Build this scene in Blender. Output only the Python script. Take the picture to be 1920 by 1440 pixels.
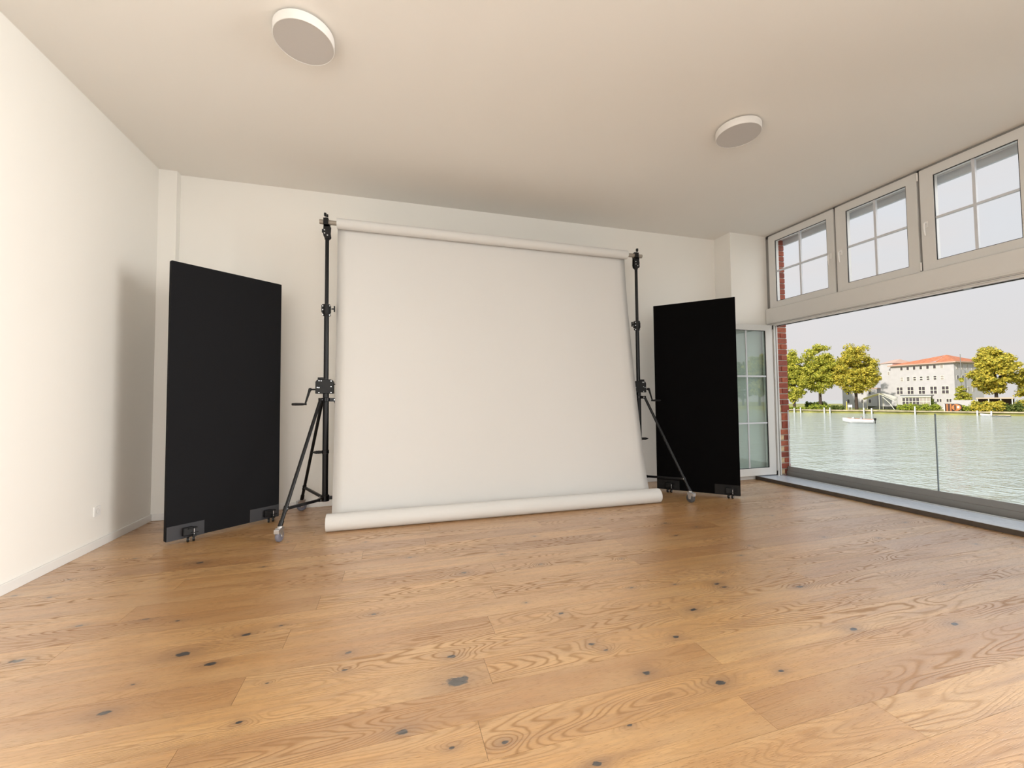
import bpy, bmesh, math, random
import numpy as np
from mathutils import Vector, Matrix

for o in list(bpy.data.objects):
    bpy.data.objects.remove(o)
scn = bpy.context.scene
COL = scn.collection
PI = math.pi

# ------------------------------------------------------------------ camera
cam_d = bpy.data.cameras.new('camera')
cam_d.sensor_fit = 'HORIZONTAL'
cam_d.sensor_width = 36.0
cam_d.lens = 36.0 * 769.4 / 1920.0
cam_d.clip_start = 0.05
cam_d.clip_end = 3000
cam = bpy.data.objects.new('camera', cam_d)
COL.objects.link(cam)
yaw, pitch, roll = 0.28398666, 0.03776354, -0.00884702
fwd = Vector((math.sin(yaw)*math.cos(pitch), math.cos(yaw)*math.cos(pitch), math.sin(pitch)))
rgt = Vector((math.cos(yaw), -math.sin(yaw), 0))
upv = rgt.cross(fwd)
r2 = rgt*math.cos(roll) + upv*math.sin(roll)
u2 = -rgt*math.sin(roll) + upv*math.cos(roll)
cam.matrix_world = Matrix(((r2.x, u2.x, -fwd.x, 0), (r2.y, u2.y, -fwd.y, 0), (r2.z, u2.z, -fwd.z, 1.2), (0, 0, 0, 1)))
scn.camera = cam

# ------------------------------------------------------------------ colour management
vs = scn.view_settings
vs.view_transform = 'Standard'
vs.look = 'None'
vs.gamma = 1.0
vs.use_curve_mapping = False
vs.exposure = 0.0

# ------------------------------------------------------------------ world: hazy bright sky with thin cloud
world = bpy.data.worlds.new('sky')
scn.world = world
world.use_nodes = True
wt = world.node_tree
wt.nodes.clear()
w_out = wt.nodes.new('ShaderNodeOutputWorld')
w_bg = wt.nodes.new('ShaderNodeBackground')
w_bg.inputs[1].default_value = 1.0
w_tc = wt.nodes.new('ShaderNodeTexCoord')
w_sep = wt.nodes.new('ShaderNodeSeparateXYZ')
wt.links.new(w_tc.outputs['Generated'], w_sep.inputs[0])
w_ramp = wt.nodes.new('ShaderNodeValToRGB')
cr = w_ramp.color_ramp
cr.elements[0].position = 0.0
cr.elements[0].color = (0.735, 0.705, 0.695, 1)
cr.elements[1].position = 0.9
cr.elements[1].color = (0.62, 0.76, 0.92, 1)
e = cr.elements.new(0.30)
e.color = (0.755, 0.77, 0.805, 1)
e = cr.elements.new(0.5)
e.color = (0.70, 0.78, 0.86, 1)
wt.links.new(w_sep.outputs[2], w_ramp.inputs[0])
w_map = wt.nodes.new('ShaderNodeMapping')
w_map.inputs['Scale'].default_value = (2.2, 2.2, 6.0)
wt.links.new(w_tc.outputs['Generated'], w_map.inputs[0])
w_noise = wt.nodes.new('ShaderNodeTexNoise')
w_noise.inputs['Scale'].default_value = 2.0
w_noise.inputs['Detail'].default_value = 6.0
wt.links.new(w_map.outputs[0], w_noise.inputs['Vector'])
w_cr = wt.nodes.new('ShaderNodeValToRGB')
w_cr.color_ramp.elements[0].position = 0.46
w_cr.color_ramp.elements[0].color = (0, 0, 0, 1)
w_cr.color_ramp.elements[1].position = 0.72
w_cr.color_ramp.elements[1].color = (0.55, 0.55, 0.55, 1)
wt.links.new(w_noise.outputs[0], w_cr.inputs[0])
w_mix = wt.nodes.new('ShaderNodeMixRGB')
w_mix.inputs[2].default_value = (0.80, 0.75, 0.735, 1)
wt.links.new(w_cr.outputs[0], w_mix.inputs[0])
wt.links.new(w_ramp.outputs[0], w_mix.inputs[1])
wt.links.new(w_mix.outputs[0], w_bg.inputs[0])
wt.links.new(w_bg.outputs[0], w_out.inputs[0])

# ------------------------------------------------------------------ sun: low over the roof behind the room, lights the far bank
sun_d = bpy.data.lights.new('sun', 'SUN')
sun_d.energy = 4.2
sun_d.angle = math.radians(1.5)
sun_d.color = (1.0, 0.93, 0.80)
sun = bpy.data.objects.new('sun', sun_d)
COL.objects.link(sun)
sun.rotation_euler = Vector((0.80, 0.28, -0.53)).to_track_quat('-Z', 'Y').to_euler()
sun.location = (-20, -10, 20)

# ------------------------------------------------------------------ area lamps added to stand in for daylight through the windows
def daylight(name, loc, aim, sx, sy, watt, col, spread):
    d_ = bpy.data.lights.new(name, 'AREA')
    d_.shape = 'RECTANGLE'
    d_.size, d_.size_y = sx, sy
    d_.energy = watt
    d_.color = col
    d_.spread = math.radians(spread)
    o_ = bpy.data.objects.new(name, d_)
    COL.objects.link(o_)
    o_.location = loc
    zz_ = -Vector(aim).normalized()
    xx_ = Vector((0, 0, 1)).cross(zz_).normalized()
    yy_ = zz_.cross(xx_)
    o_.rotation_euler = Matrix((xx_, yy_, zz_)).transposed().to_euler()
daylight('sky_fill_lamp', (8.6, -1.2, 4.9), (-1, .22, -.35), 7.6, 3.2, 170, (1.0, 0.99, 0.975), 180)  # unseen area lamp added for a brighter sky beside the view
# second bay of the window wall, beside the camera
daylight('daylight_second_bay', (7.2, -1.05, 2.1), (-1, .05, -.12), 3.2, 3.1, 300, (1.0, 0.985, 0.955), 80)
# lamp added behind the camera to fill shadows, outside an added rear window
daylight('rear_fill_lamp', (-.2, -3.75, 2.05), (-.32, 1, -.10), 4.2, 2.6, 95, (1.0, 0.98, 0.95), 150)

# ================================================================== helpers
class MB:
    def __init__(self):
        self.v = []
        self.f = []

    def add(self, verts, faces):
        b = len(self.v)
        self.v += [tuple(x) for x in verts]
        self.f += [tuple(b + i for i in q) for q in faces]
        return self

    def box(self, x0, x1, y0, y1, z0, z1, M=None):
        vs_ = [(x0, y0, z0), (x1, y0, z0), (x1, y1, z0), (x0, y1, z0), (x0, y0, z1), (x1, y0, z1), (x1, y1, z1), (x0, y1, z1)]
        if M is not None:
            vs_ = [M @ Vector(q) for q in vs_]
        return self.add(vs_, [(0, 3, 2, 1), (4, 5, 6, 7), (0, 1, 5, 4), (1, 2, 6, 5), (2, 3, 7, 6), (3, 0, 4, 7)])

    def cyl(self, p0, p1, r0, r1=None, seg=16, cap=True):
        r1 = r0 if r1 is None else r1
        p0, p1 = Vector(p0), Vector(p1)
        d = (p1 - p0).normalized()
        a = d.orthogonal().normalized()
        b = d.cross(a)
        ring = lambda c, r: [c + (a*math.cos(2*PI*i/seg) + b*math.sin(2*PI*i/seg))*r for i in range(seg)]
        vs_ = ring(p0, r0) + ring(p1, r1)
        fs = [(i, (i+1) % seg, seg+(i+1) % seg, seg+i) for i in range(seg)]
        if cap:
            fs += [tuple(reversed(range(seg))), tuple(range(seg, 2*seg))]
        return self.add(vs_, fs)

    def lathe(self, prof, p0, axis, seg=24):
        """prof: (radius, distance along axis)"""
        p0, d = Vector(p0), Vector(axis).normalized()
        a = d.orthogonal().normalized()
        b = d.cross(a)
        vs_ = []
        for r, h in prof:
            vs_ += [p0 + d*h + (a*math.cos(2*PI*i/seg) + b*math.sin(2*PI*i/seg))*r for i in range(seg)]
        fs = []
        for k in range(len(prof)-1):
            fs += [(k*seg+i, k*seg+(i+1) % seg, (k+1)*seg+(i+1) % seg, (k+1)*seg+i) for i in range(seg)]
        if prof[0][0] > 1e-5:
            fs.append(tuple(reversed(range(seg))))
        if prof[-1][0] > 1e-5:
            n = (len(prof)-1)*seg
            fs.append(tuple(range(n, n+seg)))
        return self.add(vs_, fs)

    def tube(self, pts, r, seg=10):
        pts = [Vector(q) for q in pts]
        rs = r if isinstance(r, (list, tuple)) else [r]*len(pts)
        vs_ = []
        a = None
        for i, q in enumerate(pts):
            d = (pts[min(i+1, len(pts)-1)] - pts[max(i-1, 0)]).normalized()
            a = d.orthogonal().normalized() if a is None else (a - d*a.dot(d)).normalized()
            b = d.cross(a)
            vs_ += [q + (a*math.cos(2*PI*k/seg) + b*math.sin(2*PI*k/seg))*rs[i] for k in range(seg)]
        fs = []
        for i in range(len(pts)-1):
            fs += [(i*seg+k, i*seg+(k+1) % seg, (i+1)*seg+(k+1) % seg, (i+1)*seg+k) for k in range(seg)]
        fs += [tuple(reversed(range(seg))), tuple(range((len(pts)-1)*seg, len(pts)*seg))]
        return self.add(vs_, fs)

    def prism(self, poly, h0, h1, M):
        """poly in local xy, extruded along local z, placed with M"""
        n = len(poly)
        vs_ = [M @ Vector((x, y, h0)) for x, y in poly] + [M @ Vector((x, y, h1)) for x, y in poly]
        fs = [tuple(reversed(range(n))), tuple(range(n, 2*n))] + [(i, (i+1) % n, n+(i+1) % n, n+i) for i in range(n)]
        return self.add(vs_, fs)

    def build(self, name, mat, parent=None, smooth=False, bevel=0.0, seg=2, loc=None):
        me = bpy.data.meshes.new(name)
        me.from_pydata(self.v, [], self.f)
        bm = bmesh.new()
        bm.from_mesh(me)
        bmesh.ops.recalc_face_normals(bm, faces=bm.faces[:])
        if bevel > 0:
            es = [e_ for e_ in bm.edges if len(e_.link_faces) == 2 and e_.calc_face_angle(0) > 0.6]
            bmesh.ops.bevel(bm, geom=es, offset=bevel, segments=seg, affect='EDGES', profile=0.5)
        bm.to_mesh(me)
        bm.free()
        if smooth:
            me.polygons.foreach_set('use_smooth', [True]*len(me.polygons))
            me.set_sharp_from_angle(angle=math.radians(40))
        me.materials.append(mat)
        return link(name, me, parent, loc)


def link(name, me, parent=None, loc=None):
    o = bpy.data.objects.new(name, me)
    COL.objects.link(o)
    if parent is not None:
        o.parent = parent
    if loc is not None:
        o.location = loc
    return o


def tag(o, label, cat, group=None):
    o['label'] = label
    o['category'] = cat
    if group:
        o['group'] = group
    return o


def thing(name, label, cat, loc=(0, 0, 0), rotz=0.0, group=None):
    o = bpy.data.objects.new(name, None)
    o.empty_display_size = 0.1
    COL.objects.link(o)
    o.location = loc
    o.rotation_euler = (0, 0, rotz)
    return tag(o, label, cat, group)


def struct(o, label=None):
    o['kind'] = 'structure'
    if label:
        o['label'] = label
    return o


def sempty(name, label=None, loc=(0, 0, 0)):
    o = bpy.data.objects.new(name, None)
    COL.objects.link(o)
    o.location = loc
    return struct(o, label)


# ================================================================== materials
def new_mat(name):
    m = bpy.data.materials.new(name)
    m.use_nodes = True
    t = m.node_tree
    b = t.nodes['Principled BSDF']
    return m, t, b


def simple(name, col, rough=0.5, metal=0.0, spec=0.5, bump=0.0, bscale=200.0, var=0.0, vscale=3.0, sheen=0.0):
    m, t, b = new_mat(name)
    b.inputs['Base Color'].default_value = (*col, 1)
    b.inputs['Roughness'].default_value = rough
    b.inputs['Metallic'].default_value = metal
    b.inputs['Specular IOR Level'].default_value = spec
    tc = t.nodes.new('ShaderNodeTexCoord')
    if sheen:
        b.inputs['Sheen Weight'].default_value = sheen
        b.inputs['Sheen Roughness'].default_value = 0.6
    if bump > 0:
        n = t.nodes.new('ShaderNodeTexNoise')
        n.inputs['Scale'].default_value = bscale
        n.inputs['Detail'].default_value = 3
        t.links.new(tc.outputs['Object'], n.inputs['Vector'])
        bp = t.nodes.new('ShaderNodeBump')
        bp.inputs['Strength'].default_value = bump
        bp.inputs['Distance'].default_value = 0.002
        t.links.new(n.outputs[0], bp.inputs['Height'])
        t.links.new(bp.outputs[0], b.inputs['Normal'])
    if var > 0:
        n = t.nodes.new('ShaderNodeTexNoise')
        n.inputs['Scale'].default_value = vscale
        n.inputs['Detail'].default_value = 4
        t.links.new(tc.outputs['Object'], n.inputs['Vector'])
        r = t.nodes.new('ShaderNodeValToRGB')
        r.color_ramp.elements[0].position = 0.3
        r.color_ramp.elements[1].position = 0.7
        r.color_ramp.elements[0].color = (*[c*(1-var) for c in col], 1)
        r.color_ramp.elements[1].color = (*[min(1, c*(1+var)) for c in col], 1)
        t.links.new(n.outputs[0], r.inputs[0])
        t.links.new(r.outputs[0], b.inputs['Base Color'])
    return m


def glass_mat(name, tint=(0.93, 0.97, 0.96), ior=1.5, gain=1.0):
    m = bpy.data.materials.new(name)
    m.use_nodes = True
    t = m.node_tree
    t.nodes.clear()
    out = t.nodes.new('ShaderNodeOutputMaterial')
    tr = t.nodes.new('ShaderNodeBsdfTransparent')
    tr.inputs[0].default_value = (*tint, 1)
    gl = t.nodes.new('ShaderNodeBsdfGlossy')
    gl.inputs['Roughness'].default_value = 0.0
    fr = t.nodes.new('ShaderNodeFresnel')
    fr.inputs[0].default_value = ior
    mul = t.nodes.new('ShaderNodeMath')
    mul.operation = 'MULTIPLY'
    mul.use_clamp = True
    mul.inputs[1].default_value = gain
    # reflect on the outer faces only: the pane is thin, rays inside it do not bend
    geo = t.nodes.new('ShaderNodeNewGeometry')
    inv = t.nodes.new('ShaderNodeMath')
    inv.operation = 'SUBTRACT'
    inv.inputs[0].default_value = 1.0
    t.links.new(geo.outputs['Backfacing'], inv.inputs[1])
    fm_ = t.nodes.new('ShaderNodeMath')
    fm_.operation = 'MULTIPLY'
    t.links.new(fr.outputs[0], fm_.inputs[0])
    t.links.new(inv.outputs[0], fm_.inputs[1])
    t.links.new(fm_.outputs[0], mul.inputs[0])
    mx = t.nodes.new('ShaderNodeMixShader')
    t.links.new(mul.outputs[0], mx.inputs[0])
    t.links.new(tr.outputs[0], mx.inputs[1])
    t.links.new(gl.outputs[0], mx.inputs[2])
    t.links.new(mx.outputs[0], out.inputs[0])
    return m


def nd(t, kind, **kw):
    n = t.nodes.new(kind)
    for k, v in kw.items():
        setattr(n, k, v)
    return n


def mth(t, op, a, b=None, clamp=False):
    n = t.nodes.new('ShaderNodeMath')
    n.operation = op
    n.use_clamp = clamp
    for i, x in enumerate((a, b)):
        if x is None:
            continue
        if isinstance(x, (int, float)):
            n.inputs[i].default_value = x
        else:
            t.links.new(x, n.inputs[i])
    return n.outputs[0]


def ramp(t, src, stops):
    r = t.nodes.new('ShaderNodeValToRGB')
    els = r.color_ramp.elements
    while len(els) < len(stops):
        els.new(0.5)
    for el, (p_, c_) in zip(els, stops):
        el.position = p_
        el.color = (*c_, 1) if len(c_) == 3 else c_
    t.links.new(src, r.inputs[0])
    return r.outputs[0]


def mixc(t, fac, a, b, mode='MIX'):
    n = t.nodes.new('ShaderNodeMixRGB')
    n.blend_type = mode
    for i, x in enumerate((fac, a, b)):
        if isinstance(x, (int, float)):
            n.inputs[i].default_value = x
        elif isinstance(x, tuple):
            n.inputs[i].default_value = (*x, 1)
        else:
            t.links.new(x, n.inputs[i])
    return n.outputs[0]


def oak_mat():
    m, t, b = new_mat('oak_planks')
    tc = nd(t, 'ShaderNodeTexCoord')
    oi = nd(t, 'ShaderNodeObjectInfo')
    sep = nd(t, 'ShaderNodeSeparateXYZ')
    t.links.new(tc.outputs['Object'], sep.inputs[0])
    X, Y = sep.outputs[0], sep.outputs[1]
    rnd = oi.outputs['Random']
    seed = mth(t, 'MULTIPLY', rnd, 91.0)
    # wobble of the whole grain along the plank
    def noise(sx, sy, off, detail=2.0, rough=0.5):
        cb = nd(t, 'ShaderNodeCombineXYZ')
        t.links.new(mth(t, 'MULTIPLY', X, sx), cb.inputs[0])
        t.links.new(mth(t, 'MULTIPLY', Y, sy), cb.inputs[1])
        t.links.new(mth(t, 'ADD', seed, off), cb.inputs[2])
        n = nd(t, 'ShaderNodeTexNoise')
        n.inputs['Scale'].default_value = 1.0
        n.inputs['Detail'].default_value = detail
        n.inputs['Roughness'].default_value = rough
        t.links.new(cb.outputs[0], n.inputs['Vector'])
        return n.outputs[0]
    field = noise(1.1, 7.5, 0.0, 1.2, 0.45)
    wob = noise(6.0, 14.0, 7.0, 3.0)
    # knots handed over per plank: (x, y, radius)
    dark = None
    halo = None
    warp = None
    edge_n = noise(45.0, 60.0, 3.0, 2.0)
    for nm in ('knot_a', 'knot_b', 'knot_c'):
        at = nd(t, 'ShaderNodeAttribute', attribute_type='OBJECT', attribute_name=nm)
        ks = nd(t, 'ShaderNodeSeparateXYZ')
        t.links.new(at.outputs['Vector'], ks.inputs[0])
        dx = mth(t, 'MULTIPLY', mth(t, 'SUBTRACT', X, ks.outputs[0]), 0.55)
        dy = mth(t, 'SUBTRACT', Y, ks.outputs[1])
        dd = mth(t, 'SQRT', mth(t, 'ADD', mth(t, 'MULTIPLY', dx, dx), mth(t, 'MULTIPLY', dy, dy)))
        q = mth(t, 'DIVIDE', dd, mth(t, 'MAXIMUM', ks.outputs[2], 0.0002))
        q2 = mth(t, 'ADD', q, mth(t, 'MULTIPLY', mth(t, 'SUBTRACT', edge_n, 0.5), 1.3))
        dk = mth(t, 'MULTIPLY', mth(t, 'SUBTRACT', 0.95, q2), 4.0, True)
        ha = mth(t, 'POWER', 2.718, mth(t, 'MULTIPLY', mth(t, 'MULTIPLY', q, q), -0.11))
        wa = mth(t, 'POWER', 2.718, mth(t, 'MULTIPLY', mth(t, 'MULTIPLY', q, q), -0.05))
        dark = dk if dark is None else mth(t, 'MAXIMUM', dark, dk)
        halo = ha if halo is None else mth(t, 'MAXIMUM', halo, ha)
        warp = wa if warp is None else mth(t, 'ADD', warp, wa)
    f2 = mth(t, 'ADD', field, mth(t, 'MULTIPLY', warp, 0.16))
    f2 = mth(t, 'ADD', f2, mth(t, 'MULTIPLY', mth(t, 'SUBTRACT', wob, 0.5), 0.035))
    rings = mth(t, 'ADD', mth(t, 'MULTIPLY', mth(t, 'SINE', mth(t, 'MULTIPLY', f2, 150.0)), 0.5), 0.5)
    lines = mth(t, 'POWER', rings, 3.0)
    # only some stretches of a plank show the cathedral figure strongly
    patch = ramp(t, noise(0.9, 4.0, 21.0, 1.0), [(0.40, (0.10,)*3), (0.62, (1.0,)*3)])
    lines = mth(t, 'MULTIPLY', lines, patch)
    fibre = noise(7.0, 260.0, 11.0, 3.0, 0.6)
    streak = noise(1.6, 30.0, 15.0, 3.0, 0.55)
    pores = ramp(t, noise(28.0, 420.0, 17.0, 1.0), [(0.56, (0,)*3), (0.70, (1,)*3)])
    base = ramp(t, rnd, [(0.0, (0.45, 0.215, 0.058)), (0.25, (0.60, 0.318, 0.098)), (0.5, (0.70, 0.395, 0.132)), (0.75, (0.53, 0.268, 0.078)), (1.0, (0.80, 0.49, 0.19))])
    c = mixc(t, ramp(t, streak, [(0.34, (0.0,)*3), (0.70, (0.72,)*3)]), base, (0.37, 0.185, 0.062))
    c = mixc(t, ramp(t, noise(2.2, 9.0, 27.0, 2.0), [(0.45, (0.0,)*3), (0.8, (0.45,)*3)]), c, (0.74, 0.49, 0.23))
    c = mixc(t, mth(t, 'MULTIPLY', lines, 0.72), c, (0.26, 0.125, 0.045))
    c = mixc(t, mth(t, 'MULTIPLY', ramp(t, fibre, [(0.35, (0,)*3), (0.75, (1,)*3)]), 0.34), c, (0.33, 0.17, 0.062))
    c = mixc(t, mth(t, 'MULTIPLY', pores, 0.40), c, (0.24, 0.12, 0.05))
    c = mixc(t, mth(t, 'MULTIPLY', halo, 0.55), c, (0.19, 0.088, 0.034))
    c = mixc(t, dark, c, (0.016, 0.013, 0.012))
    t.links.new(c, b.inputs['Base Color'])
    rg = mth(t, 'ADD', 0.40, mth(t, 'MULTIPLY', lines, 0.25))
    rg = mth(t, 'ADD', rg, mth(t, 'MULTIPLY', fibre, 0.08))
    t.links.new(rg, b.inputs['Roughness'])
    b.inputs['Specular IOR Level'].default_value = 0.8
    t.links.new(mth(t, 'SUBTRACT', 1.0, mth(t, 'MULTIPLY', mth(t, 'MAXIMUM', lines, mth(t, 'MULTIPLY', pores, 0.8)), 0.75)), b.inputs['Coat Weight'])
    b.inputs['Coat Roughness'].default_value = 0.33
    b.inputs['Coat IOR'].default_value = 2.6
    hgt = mth(t, 'ADD', mth(t, 'MULTIPLY', lines, -1.0), mth(t, 'MULTIPLY', fibre, -0.35))
    hgt = mth(t, 'ADD', hgt, mth(t, 'MULTIPLY', pores, -0.5))
    bp = nd(t, 'ShaderNodeBump')
    bp.inputs['Strength'].default_value = 0.55
    bp.inputs['Distance'].default_value = 0.0012
    t.links.new(hgt, bp.inputs['Height'])
    t.links.new(bp.outputs[0], b.inputs['Normal'])
    bc = nd(t, 'ShaderNodeBump')
    bc.inputs['Strength'].default_value = 0.35
    bc.inputs['Distance'].default_value = 0.0012
    t.links.new(hgt, bc.inputs['Height'])
    t.links.new(bc.outputs[0], b.inputs['Coat Normal'])
    return m


def leaf_mat(name, c0, c1, c2):
    m, t, b = new_mat(name)
    g = nd(t, 'ShaderNodeNewGeometry')
    col = ramp(t, g.outputs['Random Per Island'], [(0.0, c0), (0.55, c1), (1.0, c2)])
    t.links.new(col, b.inputs['Base Color'])
    b.inputs['Roughness'].default_value = 0.6
    b.inputs['Specular IOR Level'].default_value = 0.2
    out = t.nodes['Material Output']
    tl = nd(t, 'ShaderNodeBsdfTranslucent')
    t.links.new(col, tl.inputs[0])
    mx = nd(t, 'ShaderNodeMixShader')
    mx.inputs[0].default_value = 0.35
    t.links.new(b.outputs[0], mx.inputs[1])
    t.links.new(tl.outputs[0], mx.inputs[2])
    t.links.new(mx.outputs[0], out.inputs[0])
    return m


def brick_mat():
    m, t, b = new_mat('red_brick')
    oi = nd(t, 'ShaderNodeObjectInfo')
    tc = nd(t, 'ShaderNodeTexCoord')
    n = nd(t, 'ShaderNodeTexNoise')
    n.inputs['Scale'].default_value = 26
    n.inputs['Detail'].default_value = 5
    t.links.new(tc.outputs['Object'], n.inputs['Vector'])
    base = ramp(t, oi.outputs['Random'], [(0.0, (0.24, 0.055, 0.036)), (0.4, (0.36, 0.085, 0.05)), (0.75, (0.46, 0.13, 0.07)), (1.0, (0.30, 0.09, 0.07))])
    c = mixc(t, mth(t, 'MULTIPLY', ramp(t, n.outputs[0], [(0.4, (0,)*3), (0.75, (1,)*3)]), 0.5), base, (0.14, 0.05, 0.035))
    t.links.new(c, b.inputs['Base Color'])
    b.inputs['Roughness'].default_value = 0.9
    bp = nd(t, 'ShaderNodeBump')
    bp.inputs['Strength'].default_value = 0.5
    bp.inputs['Distance'].default_value = 0.004
    t.links.new(n.outputs[0], bp.inputs['Height'])
    t.links.new(bp.outputs[0], b.inputs['Normal'])
    return m


def water_mat():
    m, t, b = new_mat('lake_water')
    tc = nd(t, 'ShaderNodeTexCoord')
    b.inputs['Base Color'].default_value = (0.51, 0.56, 0.54, 1)
    b.inputs['Roughness'].default_value = 0.08
    b.inputs['IOR'].default_value = 1.33
    b.inputs['Specular IOR Level'].default_value = 0.8
    hs = None
    for sx, sy, sc, amp, off in ((0.35, 1.0, 0.55, 1.0, 0), (1.0, 0.5, 1.9, 0.55, 5), (0.6, 1.0, 4.5, 0.26, 9)):
        mp = nd(t, 'ShaderNodeMapping')
        mp.inputs['Scale'].default_value = (sx, sy, 1)
        mp.inputs['Location'].default_value = (off, off, 0)
        mp.inputs['Rotation'].default_value = (0, 0, 0.5 + off*0.1)
        t.links.new(tc.outputs['Object'], mp.inputs[0])
        n = nd(t, 'ShaderNodeTexNoise')
        n.inputs['Scale'].default_value = sc
        n.inputs['Detail'].default_value = 2
        t.links.new(mp.outputs[0], n.inputs['Vector'])
        h = mth(t, 'MULTIPLY', n.outputs[0], amp)
        hs = h if hs is None else mth(t, 'ADD', hs, h)
    bp = nd(t, 'ShaderNodeBump')
    bp.inputs['Strength'].default_value = 1.0
    bp.inputs['Distance'].default_value = 0.55
    t.links.new(hs, bp.inputs['Height'])
    t.links.new(bp.outputs[0], b.inputs['Normal'])
    return m


def facade_mat(name, col):
    return simple(name, col, 0.9, var=0.05, vscale=0.6)


M_WALL = simple('wall_paint', (0.90, 0.878, 0.83), 0.85, spec=0.25, bump=0.10, bscale=350)
M_CEIL = simple('ceiling_paint', (0.89, 0.865, 0.82), 0.9, spec=0.2, bump=0.06, bscale=260)
M_BASEB = simple('baseboard_lacquer', (0.84, 0.83, 0.81), 0.35, spec=0.4)
M_OAK = oak_mat()
M_SUB = simple('subfloor', (0.05, 0.035, 0.02), 0.9)
M_PVC = simple('window_pvc', (0.74, 0.735, 0.715), 0.32, spec=0.5)
M_GASKET = simple('rubber_gasket', (0.02, 0.02, 0.022), 0.6)
M_MUNTIN = simple('muntin_white', (0.66, 0.68, 0.72), 0.35)
M_HANDLE = simple('handle_white', (0.90, 0.89, 0.87), 0.25)
M_GLASS = glass_mat('window_glass', (0.993, 0.997, 0.997), 1.3)
M_DOORGLASS = glass_mat('door_glass', (0.84, 0.905, 0.895), 1.5, 4.0)
M_RAILGLASS = glass_mat('balustrade_glass', (0.985, 0.992, 0.99), 1.25)
M_GEDGE = simple('glass_edge', (0.22, 0.27, 0.30), 0.2)
M_ALU = simple('grey_aluminium', (0.30, 0.295, 0.285), 0.45, metal=0.3)
M_STONE = simple('grey_sill_stone', (0.62, 0.67, 0.74), 0.28, spec=0.6, var=0.08, vscale=30)  # lightened and blued, sky reflection put into the base colour
M_STONE_EDGE = simple('sill_front_brown', (0.085, 0.066, 0.052), 0.7, var=0.12, vscale=20)
M_BRICK = brick_mat()
M_MORTAR = simple('mortar', (0.62, 0.57, 0.50), 0.95, bump=0.4, bscale=90)
M_PATCH = simple('mortar_patch', (0.60, 0.44, 0.27), 0.95, bump=0.6, bscale=60, var=0.25, vscale=20)
M_PAPER = simple('white_backdrop_paper', (0.70, 0.695, 0.68), 0.75, spec=0.25, bump=0.05, bscale=60)
M_STEEL_B = simple('black_powder_coat', (0.004, 0.004, 0.005), 0.28, spec=0.3)
M_PLASTIC_B = simple('black_plastic', (0.006, 0.006, 0.0065), 0.42, spec=0.3)
M_ZINC = simple('zinc_plate', (0.62, 0.63, 0.65), 0.28, metal=0.9)
M_RUBBER = simple('grey_caster_rubber', (0.17, 0.17, 0.21), 0.55)
M_RUBBER_D = simple('dark_caster_rubber', (0.07, 0.07, 0.075), 0.5)
M_TUBE = simple('cardboard_grey_tube', (0.36, 0.32, 0.27), 0.5, metal=0.3)
M_FELT = simple('black_felt', (0.0115, 0.0118, 0.0135), 0.95, spec=0.15, bump=0.5, bscale=700, var=0.25, vscale=500)
M_FELT_R = simple('black_felt_shaded', (0.0035, 0.0033, 0.0036), 0.95, spec=0.05)  # the felt again, with the right panel's shade put into the colour
M_PAD = simple('charcoal_plate', (0.040, 0.041, 0.047), 0.7, bump=0.2, bscale=400)
M_PAD_R = simple('charcoal_plate_shaded', (0.0035, 0.0033, 0.0036), 0.8)  # plates of the shaded right panel, shade put into the colour
M_LAMP = simple('lamp_housing_white', (0.84, 0.82, 0.79), 0.4)
M_LAMPD = simple('lamp_diffuser', (0.60, 0.57, 0.545), 0.35, spec=0.5)
M_OUTLET = simple('outlet_white', (0.86, 0.85, 0.83), 0.3)
M_OUTLET_D = simple('outlet_recess', (0.55, 0.53, 0.50), 0.4)

# ================================================================== the room shell
XL, XW, XS = -2.355, 5.454, 5.124       # left wall, window plane, front of the sill
YB, YP, YJ = 5.16, 4.85, 4.75           # back wall, right pilaster front, window jamb
ZC = 3.65
YR = -3.3                               # wall behind the camera

fl = struct(MB().box(XL, XW+0.3, YR, YB, -0.30, -0.0012).build('floor', M_SUB), 'wide oak plank floor with dark filled knots')

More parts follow.
